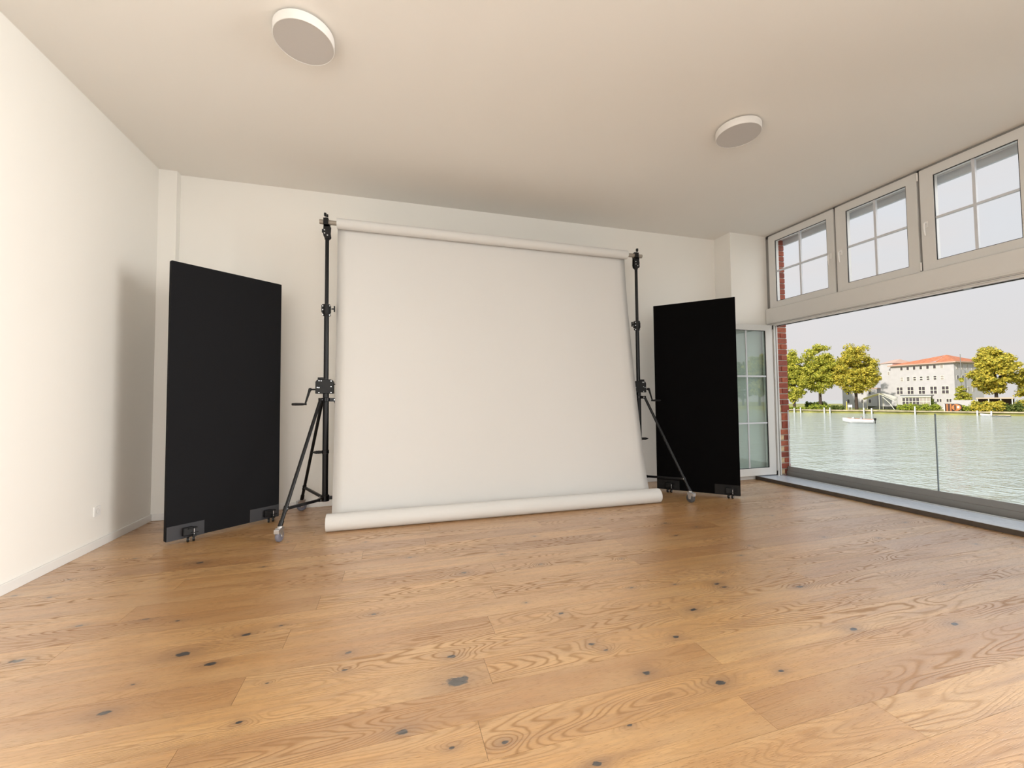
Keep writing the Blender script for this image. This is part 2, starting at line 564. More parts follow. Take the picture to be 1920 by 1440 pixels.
# --- planks: rows of 179 mm, 2.14 m long, joints staggered as laid
ROW, Y0, LEN = 0.179, 1.2, 2.14
joints = {-1: 1.81, 0: 1.34, 1: .31, 2: 1.43, 3: .41, 4: 1.53, 5: .51, 6: 1.63, 7: .61, 8: 1.72, 9: .70, 10: 1.82, 11: .80, 12: 1.92,
          13: .27, 14: -.77, 15: .34, 16: -.68, 17: .43, 18: -.58, 19: .53, 20: -.48, 21: .62, 22: -.38}
knots = [(0.27, 1.797, 0.034), (0.04, 1.586, 0.02), (-0.2, 2.146, 0.013), (0.27, 1.972, 0.017), (-1.07, 2.016, 0.02), (-0.55, 1.811, 0.011),
         (0.38, 1.434, 0.012), (0.48, 2.879, 0.018), (0.89, 2.211, 0.013), (0.91, 2.178, 0.015), (0.76, 2.352, 0.008), (0.94, 1.867, 0.014),
         (0.98, 1.804, 0.011), (1.07, 1.605, 0.018), (1.37, 1.798, 0.014), (2.01, 2.218, 0.017), (2.02, 2.168, 0.015), (1.64, 1.995, 0.02),
         (1.33, 1.461, 0.02), (1.46, 2.336, 0.01), (1.75, 2.293, 0.009), (2.18, 2.345, 0.008), (-0.1, 2.481, 0.014), (-0.96, 2.367, 0.03),
         (-0.8, 2.242, 0.022), (-1.68, 2.534, 0.025), (-1.62, 2.83, 0.014), (-1.31, 2.808, 0.016), (-1.13, 2.731, 0.009), (-0.57, 2.506, 0.01),
         (-0.72, 2.464, 0.018), (-2.27, 3.386, 0.012), (2.52, 3.421, 0.014), (2.72, 3.235, 0.014), (2.38, 3.09, 0.016), (2.75, 2.454, 0.011),
         (2.78, 2.702, 0.01), (0.82, 3.131, 0.011), (1.04, 2.858, 0.011), (1.65, 2.769, 0.008), (-1.38, 3.654, 0.026), (-0.9, 3.42, 0.01),
         (0.21, 2.223, 0.006), (0.49, 2.14, 0.006), (3.55, 2.671, 0.014), (1.64, 1.446, 0.012), (0.65, 1.265, 0.014), (0.2, 1.465, 0.01),
         (0.84, 1.374, 0.01), (-0.2, 2.015, 0.01), (-1.06, 2.18, 0.008), (-0.51, 2.021, 0.006), (3.7, 3.302, 0.01), (3.14, 3.695, 0.01),
         (1.62, 1.52, 0.012), (2.29, 1.586, 0.02), (2.48, 2.031, 0.02), (2.84, 1.467, 0.02), (4.53, 2.182, 0.012), (2.0, 3.75, 0.012),
         (1.2, 3.45, 0.012), (4.2, 3.6, 0.01), (-1.9, 3.9, 0.012)]
rng = random.Random(5)
for k in range(-9, 23):
    ya, yb = Y0 + ROW*k, min(Y0 + ROW*(k+1), YB)
    xe = 4.80 if ya > 4.80 else XS
    j = joints.get(k, rng.uniform(0.2, 2.0))
    while j > XL:
        j -= LEN
    xs = []
    while j < xe:
        xs.append(max(j, XL))
        j += LEN
    xs.append(xe)
    for xa, xb in zip(xs[:-1], xs[1:]):
        if xb - xa < 0.02:
            continue
        cx, cy = (xa+xb)/2, (ya+yb)/2
        hx, hy, g, ch = (xb-xa)/2, (yb-ya)/2, 0.0007, 0.00002
        m_ = MB()
        m_.add([(sx*(hx-g), sy*(hy-g), z) for z, in ((-0.010,), (-ch,)) for sx, sy in ((-1, -1), (1, -1), (1, 1), (-1, 1))] +
               [(sx*(hx-g-ch), sy*(hy-g-ch), 0) for sx, sy in ((-1, -1), (1, -1), (1, 1), (-1, 1))],
               [(3, 2, 1, 0), (0, 1, 5, 4), (1, 2, 6, 5), (2, 3, 7, 6), (3, 0, 4, 7), (4, 5, 9, 8), (5, 6, 10, 9), (6, 7, 11, 10), (7, 4, 8, 11), (8, 9, 10, 11)])
        pl = m_.build('plank', M_OAK, fl, loc=(cx, cy, 0))
        mine = [q for q in knots if xa < q[0] < xb and ya < q[1] < yb]
        mine.sort(key=lambda q: -q[2])
        if not mine and rng.random() < 0.6:
            mine = [(rng.uniform(xa+.2, xb-.1) if xb-xa > .5 else cx, rng.uniform(ya+.04, yb-.04), rng.uniform(.006, .013))]
        for nm, q in zip(('knot_a', 'knot_b', 'knot_c'), mine + [(cx, cy+50, 0.0002)]*3):
            pl[nm] = (q[0]-cx, q[1]-cy, q[2]*(.95 if q[2] > .03 else .72))

struct(MB().box(XL-.35, XW+.25, YR-.3, YB+.3, ZC, ZC+.35).build('ceiling', M_CEIL))
struct(MB().box(XL-.30, XL, YR-.3, YB+.3, -.30, ZC).build('wall_left', M_WALL))
struct(MB().box(XL, XW, YB, YB+.30, -.30, ZC).build('wall_back', M_WALL))
struct(MB().box(XL-.05, -2.1, YR-.30, YR, -.30, ZC).box(3.3, XW+.25, YR-.30, YR, -.30, ZC).box(-2.1, 3.3, YR-.30, YR, -.30, .7).box(-2.1, 3.3, YR-.30, YR, 3.4, ZC).build('wall_rear', M_WALL))
rw = sempty('window_6', 'wide window added in the unseen rear wall to let fill light in')  # made-up opening, added for the fill lamp outside it
for x_ in (-2.07, -.30, 1.50, 3.27):
    MB().box(x_-.03, x_+.03, YR-.16, YR-.09, .7, 3.4).build('frame_post', M_PVC, rw)
for z_ in (.73, 3.37):
    MB().box(-2.1, 3.3, YR-.16, YR-.09, z_-.03, z_+.03).build('frame_rail', M_PVC, rw)
# corner pilaster on the left, the deeper one beside the window wall
struct(MB().box(XL, -2.193, 5.078, YB, -.02, ZC).build('wall_corner_left', M_WALL))
struct(MB().box(4.80, XW+.05, YP, YB, -.30, ZC).build('wall_corner_right', M_WALL))
# window wall beyond the first bay: pier, then a second bay, then wall
struct(MB().box(XW, XW+.25, .62, 1.15, -.30, ZC).box(XW, XW+.25, YR, -2.75, -.30, ZC).box(XW, XW+.25, -2.75, .62, -.30, .05).box(XW, XW+.25, -2.75, .62, 3.5, ZC).build('wall_right', M_WALL))
struct(MB().box(XL, XL+.014, YR, 5.078, 0, .068).build('baseboard_left', M_BASEB, bevel=.003))
struct(MB().box(XL+.014, -2.193, 5.064, 5.078, 0, .068).box(-2.193, -2.179, 5.064, YB-.014, 0, .068).box(-2.179, 4.80, YB-.014, YB, 0, .068)
       .box(4.786, 4.80, YP, YB-.014, 0, .068).build('baseboard_back', M_BASEB, bevel=.003))
struct(MB().box(4.786, 5.10, YP-.014, YP, 0, .068).build('baseboard_right', M_BASEB, bevel=.003))

# --- raised stone sill along the window wall
sill = sempty('trim_1', 'low raised sill of grey stone with brown front edge along the window')
MB().box(XS+.004, XW+.02, 1.15, YP-.012, -.014, .046).build('sill_front', M_STONE_EDGE, sill)
MB().box(XS, XW+.02, 1.15, YP-.012, .046, .052).build('sill_slab', M_STONE, sill, bevel=.0015)
MB().box(XW+.022, XW+.07, 1.15, YJ, .02, .040).build('threshold_groove', M_GASKET, sill)
MB().box(XW+.035, XW+.052, 1.15, YJ, .040, .058).build('threshold_strip', M_MUNTIN, sill)
MB().box(XW+.07, XW+.30, 1.15, YJ, -.1, .02).build('outer_sill', M_GASKET, sill)

# --- transom beam between doors and fanlights
tb = sempty('trim_2', 'deep white transom beam under the row of upper windows')
prof = [(XW-.035, 2.33), (XW-.035, 2.515), (XW-.02, 2.53), (XW+.10, 2.53), (XW+.10, 2.26), (XW+.0, 2.26), (XW+.0, 2.275), (XW-.012, 2.28), (XW-.012, 2.30), (XW-.03, 2.305)]
M_yz = Matrix(((1, 0, 0, 0), (0, 0, 1, 0), (0, 1, 0, 0), (0, 0, 0, 1)))
MB().prism(prof, 1.15, 4.835, M_yz).build('beam', M_PVC, tb)
MB().box(XW-.0335, XW-.028, 1.15, 4.83, 2.322, 2.328).box(XW-.0135, XW-.008, 1.15, 4.83, 2.288, 2.295).build('groove_shade_strip', M_ALU, tb)  # thin grey strips, the shade of moulding grooves put in as colour
MB().box(XW+.03, XW+.045, 1.15, 4.72, 2.252, 2.26).build('gasket_strip', M_GASKET, tb)
for yy in (4.15, 3.62, 3.30, 2.6):
    MB().box(XW+.008, XW+.026, yy-.03, yy+.03, 2.254, 2.26).build('strike_plate', M_ZINC, tb)

# --- fixed outer frame: jamb next to the brick pier
jf = sempty('trim_3', 'narrow white door jamb beside the brick pier')
MB().box(XW-.005, XW+.022, YJ-.012, YP, .052, 2.26).build('jamb', M_PVC, jf)
MB().box(XW+.022, XW+.034, YJ-.014, YP-.04, .052, 2.26).build('jamb_seal', M_ALU, jf)
MB().box(XW+.034, XW+.055, YJ-.018, YP-.04, .052, 2.26).build('jamb_stop', M_PVC, jf)

# --- row of upper windows
def sash(n, ya, yb, ga, gb, handle, hinge, label):
    """ya > yb in depth; ga, gb glass limits"""
    w = sempty('window_%d' % n, label, (XW, 0, 0))
    za, zb, gz0, gz1 = 2.535, 3.622, 2.618, 3.528
    fr = MB()
    # sash ring with a sloped glazing bead
    outer = [(ya, za), (yb, za), (yb, zb), (ya, zb)]
    inner = [(ga, gz0), (gb, gz0), (gb, gz1), (ga, gz1)]
    vs_ = []
    for x in (0.0, 0.075):
        vs_ += [(x, y, z) for y, z in outer] + [(x + (0.004 if x == 0 else 0), y, z) for y, z in inner]
    fs = []
    for i in range(4):
        k = (i+1) % 4
        fs += [(i, k, 4+k, 4+i), (8+i, 12+i, 12+k, 8+k), (i, 8+i, 8+k, k), (4+i, 4+k, 12+k, 12+i)]
    fr.add(vs_, fs)
    sh = fr.build('sash', M_PVC, w, bevel=.002)
    gk = MB()
    t_ = .006
    for (y0, y1, z0, z1) in ((gb, ga, gz0, gz0+t_), (gb, ga, gz1-t_, gz1), (gb, gb+t_, gz0, gz1), (ga-t_, ga, gz0, gz1)):
        gk.box(.010, .020, y0, y1, z0, z1)
    gk.build('gasket', M_GASKET, sh)
    ym, zm = (ga+gb)/2, 3.069
    MB().box(.022, .028, gb, ga, gz0, gz1).build('pane', M_GLASS, w)
    mu = MB().box(.012, .040, ym-.012, ym+.012, gz0, gz1).build('muntin', M_MUNTIN, w)
    MB().box(.012, .040, gb, ym-.012, zm-.011, zm+.011).build('muntin', M_MUNTIN, w)
    MB().box(.012, .040, ym+.012, ga, zm-.011, zm+.011).build('muntin', M_MUNTIN, w)
    if handle is not None:
        hd = MB().box(-.010, 0, handle-.014, handle+.014, 2.985, 3.055).build('handle', M_HANDLE, w, bevel=.003)
        MB().tube([(-.008, handle, 3.03), (-.038, handle, 3.032), (-.048, handle, 3.02), (-.050, handle, 2.97), (-.044, handle, 2.92), (-.036, handle, 2.895)],
                  [.008, .008, .009, .009, .008, .006], 10).build('lever', M_HANDLE, hd, smooth=True)
    for z_ in (2.585, 3.565):
        if hinge is not None:
            MB().cyl((-.009, hinge, z_-.045), (-.009, hinge, z_+.045), .008, seg=12).build('hinge', M_HANDLE, w, smooth=True)
    return w

S = [(4.79, 3.835, 4.685, 3.93, 3.882, None, 'far left upper window with brickwork showing behind its glass'),
     (3.812, 2.96, 3.690, 3.060, 3.752, 2.948, 'middle upper window of the row between two others'),
     (2.935, 2.085, 2.822, 2.208, 2.885, None, 'upper window at the right edge of the picture'),
     (2.062, 1.20, 1.945, 1.315, None, None, 'upper window just outside the right edge')]
for i, a in enumerate(S):
    sash(i+1, *a)
hd = sempty('trim_4', 'dark shadow joint and fixed frame around the upper windows')
MB().box(XW+.020, XW+.09, 1.15, 4.835, 3.60, ZC).box(XW+.02, XW+.09, 4.77, 4.85, 2.53, 3.64).box(XW+.02, XW+.09, 1.15, 1.22, 2.53, 3.64)\
    .box(XW+.02, XW+.09, 3.80, 3.845, 2.53, 3.64).box(XW+.02, XW+.09, 2.92, 2.97, 2.53, 3.64).box(XW+.02, XW+.09, 2.05, 2.095, 2.53, 3.64).build('fixed_frame', M_ALU, hd)
# outer lintel with the shutter box seen through the panes
lt = sempty('trim_5', 'pale shutter box under the lintel outside the upper windows')
MB().box(XW+.20, XW+.28, 1.15, YJ, 3.575, ZC+.05).box(XW+.10, XW+.20, 1.15, YJ, 3.60, ZC+.05).build('shutter_box', M_PVC, lt)
MB().box(XW+.235, XW+.27, 1.15, YJ, 3.497, 3.575).build('shutter_slat', simple('shutter_grey', (0.62, 0.63, 0.65), 0.4), lt)

# --- open door leaf folded back against the pilaster
dl = sempty('door_1', 'white glazed door leaf standing open against the pilaster', (0, 4.755, 0))
dx0, dx1, dz0, dz1, gx0, gx1, gz0, gz1 = 4.478, 5.438, .066, 2.270, 4.60, 5.316, .172, 2.186
vs_, fs = [], []
for y in (0.0, 0.068):
    vs_ += [(x, y, z) for x, z in ((dx0, dz0), (dx1, dz0), (dx1, dz1), (dx0, dz1))] + [(x, y+(.006 if y == 0 else 0), z) for x, z in ((gx0, gz0), (gx1, gz0), (gx1, gz1), (gx0, gz1))]
for i in range(4):
    k = (i+1) % 4
    fs += [(i, k, 4+k, 4+i), (8+i, 12+i, 12+k, 8+k), (i, 8+i, 8+k, k), (4+i, 4+k, 12+k, 12+i)]
lf = MB().add(vs_, fs).build('leaf_frame', M_PVC, dl, bevel=.003)
gk = MB()
for (x0, x1, z0, z1) in ((gx0, gx1, gz0, gz0+.006), (gx0, gx1, gz1-.006, gz1), (gx0, gx0+.006, gz0, gz1), (gx1-.010, gx1, gz0, gz1)):
    gk.box(x0, x1, .010, .020, z0, z1)
gk.build('gasket', M_GASKET, lf)
MB().box(gx0, gx1, .022, .028, gz0, gz1).build('pane', M_DOORGLASS, dl)
for x in (4.958,):
    MB().box(x-.011, x+.011, .012, .021, gz0, gz1).build('muntin', M_MUNTIN, dl)
for z in (.825, 1.510):
    MB().box(gx0, 4.947, .012, .021, z-.011, z+.011).build('muntin', M_MUNTIN, dl)
    MB().box(4.969, gx1, .012, .021, z-.011, z+.011).build('muntin', M_MUNTIN, dl)
for z in (.09, 2.24):
    MB().cyl((dx1+.006, -.004, z-.03), (dx1+.006, -.004, z+.03), .008, seg=12).build('hinge', M_PLASTIC_B, dl, smooth=True)

# --- brick pier of the outer wall: bricks laid one by one
bw = struct(MB().box(XW+.052, XW+.250, YJ+.012, YJ+.9, -.30, ZC+.35).build('wall_brick', M_MORTAR), 'red brick pier outside the open window')
rb = random.Random(3)
def brick(x0, x1, z0, z1, mat=M_BRICK):
    d = rb.uniform(0, .006)
    cx, cz = (x0+x1)/2, (z0+z1)/2
    hx, hz = (x1-x0)/2, (z1-z0)/2
    m_ = MB().box(-hx, hx, -.013-d, .05, -hz, hz)
    m_.build('brick', mat, bw, bevel=.004, seg=1, loc=(cx, YJ+.012, cz))
bx0, bx1 = XW+.058, XW+.2475
course = .0833
z = -.02
k = 0
rows_z = []
while z < 3.56:
    if .66 < z < 1.0:
        # three large patched blocks with ragged mortar on the inner side
        for q in range(3):
            brick(bx0+.055, bx1, z+.006, z+.110)
            brick(bx0, bx0+.040, z+.012, z+.105, M_PATCH if q == 2 else M_MORTAR)
            z += .120
        continue
    h = course - .013
    low = z < .66
    if k % 2 == 0:
        brick(bx0, bx1, z, z+h)
    else:
        split = bx0 + (.072 if not low else .080)
        brick(bx0, split-.006, z, z+h, M_PATCH if low else M_BRICK)
        brick(split+.006, bx1, z, z+h)
    z += course
    k += 1

# --- glass balustrade outside
gb = thing('glass_balustrade', 'frameless clear glass balustrade on a grey metal base rail outside the window', 'balustrade', (5.64, 3.0, .02))
pr = [(-.035, 0), (-.035, .088), (-.018, .094), (-.018, .158), (.045, .150), (.045, 0)]
MB().prism(pr, -1.85, 1.735, M_yz).build('base_rail', M_ALU, gb)
MB().box(.010, .020, -1.85, -.006, .12, .985).build('glass_panel', M_RAILGLASS, gb)
MB().box(.010, .020, .006, 1.725, .12, .985).build('glass_panel', M_RAILGLASS, gb)
MB().box(.009, .021, -.0045, .0045, .155, .985).build('glass_joint', M_GEDGE, gb)
MB().box(.009, .021, 1.722, 1.731, .155, .985).build('glass_edge', M_MUNTIN, gb)

# ================================================================== things in the room
# --- ceiling lamps
def lamp(x, y, label):
    o = thing('ceiling_lamp', label, 'lamp', (x, y, ZC), group='round flat ceiling lamps')
    R_ = .186
    MB().lathe([(R_-.03, 0), (R_-.03, -.012), (R_, -.014), (R_, -.070), (R_-.003, -.074), (R_-.006, -.074), (R_-.006, -.069), (0.0, -.069)], (0, 0, 0), (0, 0, 1), 64).build('housing', M_LAMP, o, smooth=True)
    MB().lathe([(0.0, -.0695), (R_-.0065, -.0695), (R_-.0065, -.072), (0.0, -.072)], (0, 0, 0), (0, 0, 1), 64).build('diffuser', M_LAMPD, o, smooth=True)
    return o
lamp(-.567, 2.915, 'white round flush lamp on the ceiling above the left half of the room')
lamp(3.015, 2.915, 'white round flush lamp on the ceiling nearer the windows')

# --- wall outlet
ou = thing('wall_outlet', 'small white wall outlet low on the left wall', 'outlet', (XL, 4.272, .305))
MB().box(0, .009, -.041, .041, -.041, .041).build('cover_plate', M_OUTLET, ou, bevel=.003)
MB().lathe([(.021, .0005), (.021, .0095), (.0195, .0105), (.0195, .004), (0, .004)], (0, 0, 0), (1, 0, 0), 28).build('socket_well', M_OUTLET_D, ou, smooth=True)

# --- paper backdrop
TY0, TY1 = 4.50, 4.55       # tube depth at the left and right stand
TZ = 3.030
bd = thing('paper_backdrop', 'wide white seamless paper backdrop hanging from a tube with its loose end rolled on the floor', 'backdrop', (1.18, 4.3, 0))
ox, oy = -1.18, -4.3
def sheet_mesh():
    NX = 36
    prof = []
    # leaves the back of the top roll, leans towards the camera, meets the floor behind the floor roll and turns up around it
    rt = .055
    for a in np.linspace(PI*.5, 0.0, 6):
        prof.append((TY0 + rt*math.cos(a), TZ + rt*math.sin(a)))
    for s in np.linspace(0.02, 1, 26):
        zz = TZ*(1-s) + .16*s
        yy = (TY0+rt) + (4.335-(TY0+rt))*(s**1.25)
        prof.append((yy, zz))
    for a in np.linspace(0.2, 1.0, 7):
        prof.append((4.335 - .13*a**1.8, .16 - .155*math.sin(a*PI/2)))
    prof.append((4.15, .003))
    P_ = np.array(prof)
    vs_, fs = [], []
    n = len(P_)
    for i, (y, z) in enumerate(P_):
        s = max(0.0, min(1.0, (TZ+.05 - z)/(TZ)))
        xl = -.552 - .006*s
        xr = 2.870 + .085*s
        for k in range(NX+1):
            f = k/NX
            x = xl + (xr-xl)*f
            yo = (TY1-TY0)*(1-s)*f - .025*s*f
            # gentle waviness plus curl at the two long edges
            wv = .006*math.sin(f*9+z*1.3)*math.sin(PI*min(1, max(0, z/3)))
            ed = min(f, 1-f)
            curl = .045*math.exp(-(ed/.016)**1.0)*math.sin(PI*min(1, max(0, (z-.15)/2.9)))**.5 if .15 < z < 3.05 else 0
            vs_.append((x+ox, y+yo+wv+curl+oy, z))
    for i in range(n-1):
        for k in range(NX):
            a = i*(NX+1)+k
            fs.append((a, a+1, a+NX+2, a+NX+1))
    return vs_, fs
v_, f_ = sheet_mesh()
sh = MB().add(v_, f_).build('paper_sheet', M_PAPER, bd, smooth=True)
so = sh.modifiers.new('thickness', 'SOLIDIFY')
so.thickness = .0012
so.offset = 0
MB().lathe([(.030, 0), (.054, .001), (.054, 3.419), (.030, 3.42)], (-.552+ox, TY0+oy, TZ), (2.870+.552, TY1-TY0, 0), 40).build('top_roll', M_PAPER, bd, smooth=True)
MB().lathe([(.036, .012), (.072, .002), (.079, .0), (.080, .006), (.080, 3.525), (.079, 3.531), (.072, 3.529), (.036, 3.52)], (-.58+ox, 4.150+oy, .081), (3.53, -.030, 0), 48).build('floor_roll', M_PAPER, bd, smooth=True)
tb_ = MB().lathe([(.018, .0), (.024, .0), (.024, 3.80), (.018, 3.80)], (0, 0, 0), (1, (TY1-TY0)/3.63, 0), 24).build('crossbar_tube', M_TUBE, smooth=True, loc=(-.715, TY0-.003, TZ))
tag(tb_, 'grey metal tube carrying the paper roll between the two stands', 'tube')

# --- wind-up stands
def caster(parent, x, y, ang, wheel_mat, sc=1.0):
    """zinc fork caster standing on the floor at (x, y); ang: rolling direction"""
    Rz = Matrix.Translation((x, y, 0)) @ Matrix.Rotation(ang, 4, 'Z')
    R_ = .050*sc
    V = lambda *q: Rz @ Vector(q)
    fork = MB()
    for s_ in (-1, 1):
        fork.prism([(-.012, .040), (.014, .040), (.034, .118), (-.030, .118)], s_*.020-.0015, s_*.020+.0015, Rz @ Matrix(((1, 0, 0, 0), (0, 0, -1, 0), (0, 1, 0, 0), (0, 0, 0, 1))))
    fork.box(-.030, .034, -.0215, .0215, .114, .119, Rz)
    fork.cyl(V(.006, 0, .119), V(.006, 0, .132), .022, seg=20)
    fk = fork.build('caster_fork', M_ZINC, parent, bevel=.0008, seg=1)
    MB().lathe([(.014, -.016), (.040, -.016), (.046, -.014), (.050, -.009), (.050, .009), (.046, .014), (.040, .016), (.014, .016)], V(0, 0, .050), V(0, 1, 0)-V(0, 0, 0), 32).build('caster_wheel', wheel_mat, fk, smooth=True)
    MB().cyl(V(0, -.027, .050), V(0, .027, .050), .009, seg=14).build('axle', M_ZINC, fk, smooth=True)
    MB().box(-.052, -.024, -.022, .022, .076, .112, Rz).build('brake_pedal', M_ZINC, fk, bevel=.003)
    return fk


def stand(px, py, angs, rad, sx, wheel_mat, ty, casts, label):
    st = thing('wind_up_stand', label, 'stand', (px, py, 0), group='black wind-up stands holding the backdrop')
    B = M_STEEL_B
    MB().cyl((0, 0, .20), (0, 0, 1.42), .028, seg=24).build('base_column', B, st, smooth=True)
    MB().cyl((0, 0, 1.42), (0, 0, 2.10), .0235, seg=24).build('middle_column', B, st, smooth=True)
    MB().cyl((0, 0, 2.10), (0, 0, 2.90), .0185, seg=24).build('top_column', B, st, smooth=True)
    # hubs
    lh = MB().lathe([(.029, .0), (.040, .004), (.040, .058), (.034, .064), (.029, .064)], (0, 0, .198), (0, 0, 1), 24)
    uh = MB().lathe([(.029, .0), (.043, .003), (.043, .034), (.029, .038)], (0, 0, 1.198), (0, 0, 1), 24)
    for a in angs:
        c_, s_ = math.cos(a), math.sin(a)
        Ma = Matrix.Rotation(a, 4, 'Z')
        lh.box(.030, .098, -.013, .013, .214, .246, Ma)
        uh.box(.030, .092, -.017, .017, 1.196, 1.232, Ma)
    lower = lh.build('lower_hub', B, st, smooth=True)
    upper = uh.build('upper_hub', B, st, smooth=True)
    for i, a in enumerate(angs):
        c_, s_ = math.cos(a), math.sin(a)
        P0 = Vector((.082*c_, .082*s_, 1.214))
        P1 = Vector(((rad-.004)*c_, (rad-.004)*s_, .125))
        lg = MB().cyl(P0, P1, .0155, seg=16)
        lg.build('leg', B, st, smooth=True)
        # foot ferrule
        dirv = (P1-P0).normalized()
        MB().cyl(P1-dirv*.05, P1+dirv*.004, .0195, seg=16).build('foot_clamp', B, st, smooth=True)
        J = P0 + (P1-P0)*((1.214-.262)/(1.214-.125))
        Q = Vector((.085*c_, .085*s_, .230))
        tdir = Vector((-s_, c_, 0))
        br = MB()
        d_ = (J-Q)
        side = tdir*.011
        upn = d_.cross(tdir).normalized()*.013
        vs_ = [Q+side+upn, Q-side+upn, Q-side-upn, Q+side-upn, J+side+upn, J-side+upn, J-side-upn, J+side-upn]
        br.add(vs_, [(0, 1, 2, 3), (7, 6, 5, 4), (0, 4, 5, 1), (1, 5, 6, 2), (2, 6, 7, 3), (3, 7, 4, 0)])
        bo = br.build('brace', B, st, bevel=.003)
        for W in (Q, J):
            MB().cyl(W-tdir*.021, W+tdir*.021, .006, seg=10).build('bolt', M_ZINC, bo, smooth=True)
        # leg collar at the brace joint
        MB().cyl(J-dirv*.022, J+dirv*.022, .020, seg=16).build('joint_collar', B, bo, smooth=True)
        MB().cyl(P0-tdir*.023, P0+tdir*.023, .006, seg=10).build('bolt', M_ZINC, upper, smooth=True)
        caster(st, rad*c_, rad*s_, casts[i], wheel_mat)
    # winch
    w0, w1 = (-.095, .072) if sx < 0 else (-.072, .095)
    poly = [(w0, 1.276), (w1, 1.276), (w1, 1.392), (w1-.012, 1.412), (w1-.030, 1.420), (w0+.030, 1.420), (w0+.012, 1.412), (w0, 1.392)]
    Mxz = Matrix(((1, 0, 0, 0), (0, 0, 1, 0), (0, 1, 0, 0), (0, 0, 0, 1)))
    wb = MB().prism(poly, -.030, .055, Mxz).build('winch_box', M_PLASTIC_B, st, bevel=.004)
    lv = sx*.045
    MB().box(lv-.030, lv+.030, -.022, .022, 1.420, 1.440).build('bubble_level', M_PLASTIC_B, wb, bevel=.004)
    bolts = [(-.060, 1.286), (.052, 1.286), (-.060, 1.336), (.052, 1.346), (.052, 1.402), (sx*.075, 1.338), (sx*.040, 1.404), (sx*.060, 1.405)]
    for bx_, bz_ in bolts:
        MB().cyl((bx_, -.030, bz_), (bx_, -.035, bz_), .0055, seg=10).build('bolt', M_ZINC, wb, smooth=True)
    xe = w0 if sx < 0 else w1
    cr_ = MB().cyl((xe, 0, 1.318), (xe+sx*.052, 0, 1.318), .008, seg=12)
    cr_.cyl((xe+sx*.040, 0, 1.318), (xe+sx*.060, 0, 1.318), .016, seg=16)
    crank = cr_.build('crank_shaft', M_PLASTIC_B, wb, smooth=True)
    e0 = Vector((xe+sx*.050, -.006, 1.325))
    e1 = Vector((xe+sx*.090, -.020, 1.176))
    arm = MB().tube([e0, e0.lerp(e1, .25), e1], [.0145, .012, .008], 10)
    arm.cyl(e1+Vector((-sx*.012, 0, -.004)), e1+Vector((sx*.004, 0, -.004)), .010, seg=12)
    arm.build('crank_arm', M_PLASTIC_B, wb, smooth=True)
    h0 = e1+Vector((sx*.010, 0, -.004))
    MB().lathe([(.004, -.012), (.0105, 0), (.0125, .02), (.0135, .075), (.0120, .108), (.008, .112), (0, .112)], h0, (sx, 0, 0), 18).build('crank_handle', M_PLASTIC_B, wb, smooth=True)
    # locking knob on the far side of the winch
    xo = w1 if sx < 0 else w0
    MB().cyl((xo, 0, 1.372), (xo-sx*.020, 0, 1.372), .005, seg=10).cyl((xo-sx*.018, 0, 1.372), (xo-sx*.045, 0, 1.372), .011, seg=14).build('winch_knob', M_PLASTIC_B, wb, smooth=True)
    # storage spigot
    sp = MB().lathe([(.029, 0), (.034, .002), (.034, .036), (.029, .038)], (0, 0, .672), (0, 0, 1), 20)
    sp.lathe([(.010, .030), (.015, .040), (.0165, .070), (.013, .075), (.0165, .080), (.012, .100), (.002, .126), (0, .127)], (0, 0, .690), (sx, -.05, 0), 16)
    sp.build('spigot_clip', B, st, smooth=True)
    # middle collar with T knob
    co = MB().lathe([(.020, .108), (.034, .104), (.034, .020), (.029, .0), (.024, -.012)], (0, 0, 2.080), (0, 0, 1), 24)
    co.prism([(-.048, 2.105), (-.040, 2.095), (.034, 2.095), (.040, 2.105), (.040, 2.172), (.034, 2.184), (-.038, 2.184), (-.048, 2.172)], -.012, .018, Mxz)
    co.prism([(-.042, 2.076), (-.030, 2.066), (.030, 2.066), (.040, 2.076), (.036, 2.088), (-.038, 2.088)], -.010, .014, Mxz)
    cl = co.build('column_collar', M_PLASTIC_B, st, smooth=True)
    for bx_, bz_ in ((-.034, 2.166), (-.034, 2.128), (.030, 2.170), (-.034, 2.077), (.030, 2.075)):
        MB().cyl((bx_, -.010, bz_), (bx_, -.018, bz_), .006, seg=10).build('bolt', M_ZINC, cl, smooth=True)
    kx = -sx
    kn = MB().cyl((kx*.036, 0, 2.142), (kx*.062, 0, 2.142), .004, seg=10).cyl((kx*.055, 0, 2.142), (kx*.070, 0, 2.142), .009, .005, seg=12)
    kn.box(min(kx*.068, kx*.080), max(kx*.068, kx*.080), -.008, .008, 2.112, 2.172)
    kn.build('t_knob', M_PLASTIC_B, cl, smooth=True)
    # head: slotted bracket, clamp jaw around the tube
    hb = MB()
    hb.prism([(-.020, 2.868), (.026, 2.868), (.036, 2.885), (.030, 2.93), (.034, 2.995), (.020, 3.006), (-.032, 3.002), (-.036, 2.905), (-.030, 2.880)], -.030, -.022, Mxz)
    hb.prism([(-.020, 2.868), (.026, 2.868), (.036, 2.885), (.030, 2.93), (.034, 2.995), (.020, 3.006), (-.032, 3.002), (-.036, 2.905), (-.030, 2.880)], .022, .030, Mxz)
    hb.cyl((0, 0, 2.855), (0, 0, 2.985), .024, seg=20)
    head = hb.build('head_bracket', M_PLASTIC_B, st, bevel=.002)
    for bx_, bz_, m__ in ((-.022, 2.945, M_ZINC), (-.021, 2.912, M_ZINC), (.006, 2.893, M_ZINC)):
        MB().cyl((bx_, -.030, bz_), (bx_, -.0345, bz_), .0065, seg=12).build('bolt', m__, head, smooth=True)
    dyt = ty - py
    pts = []
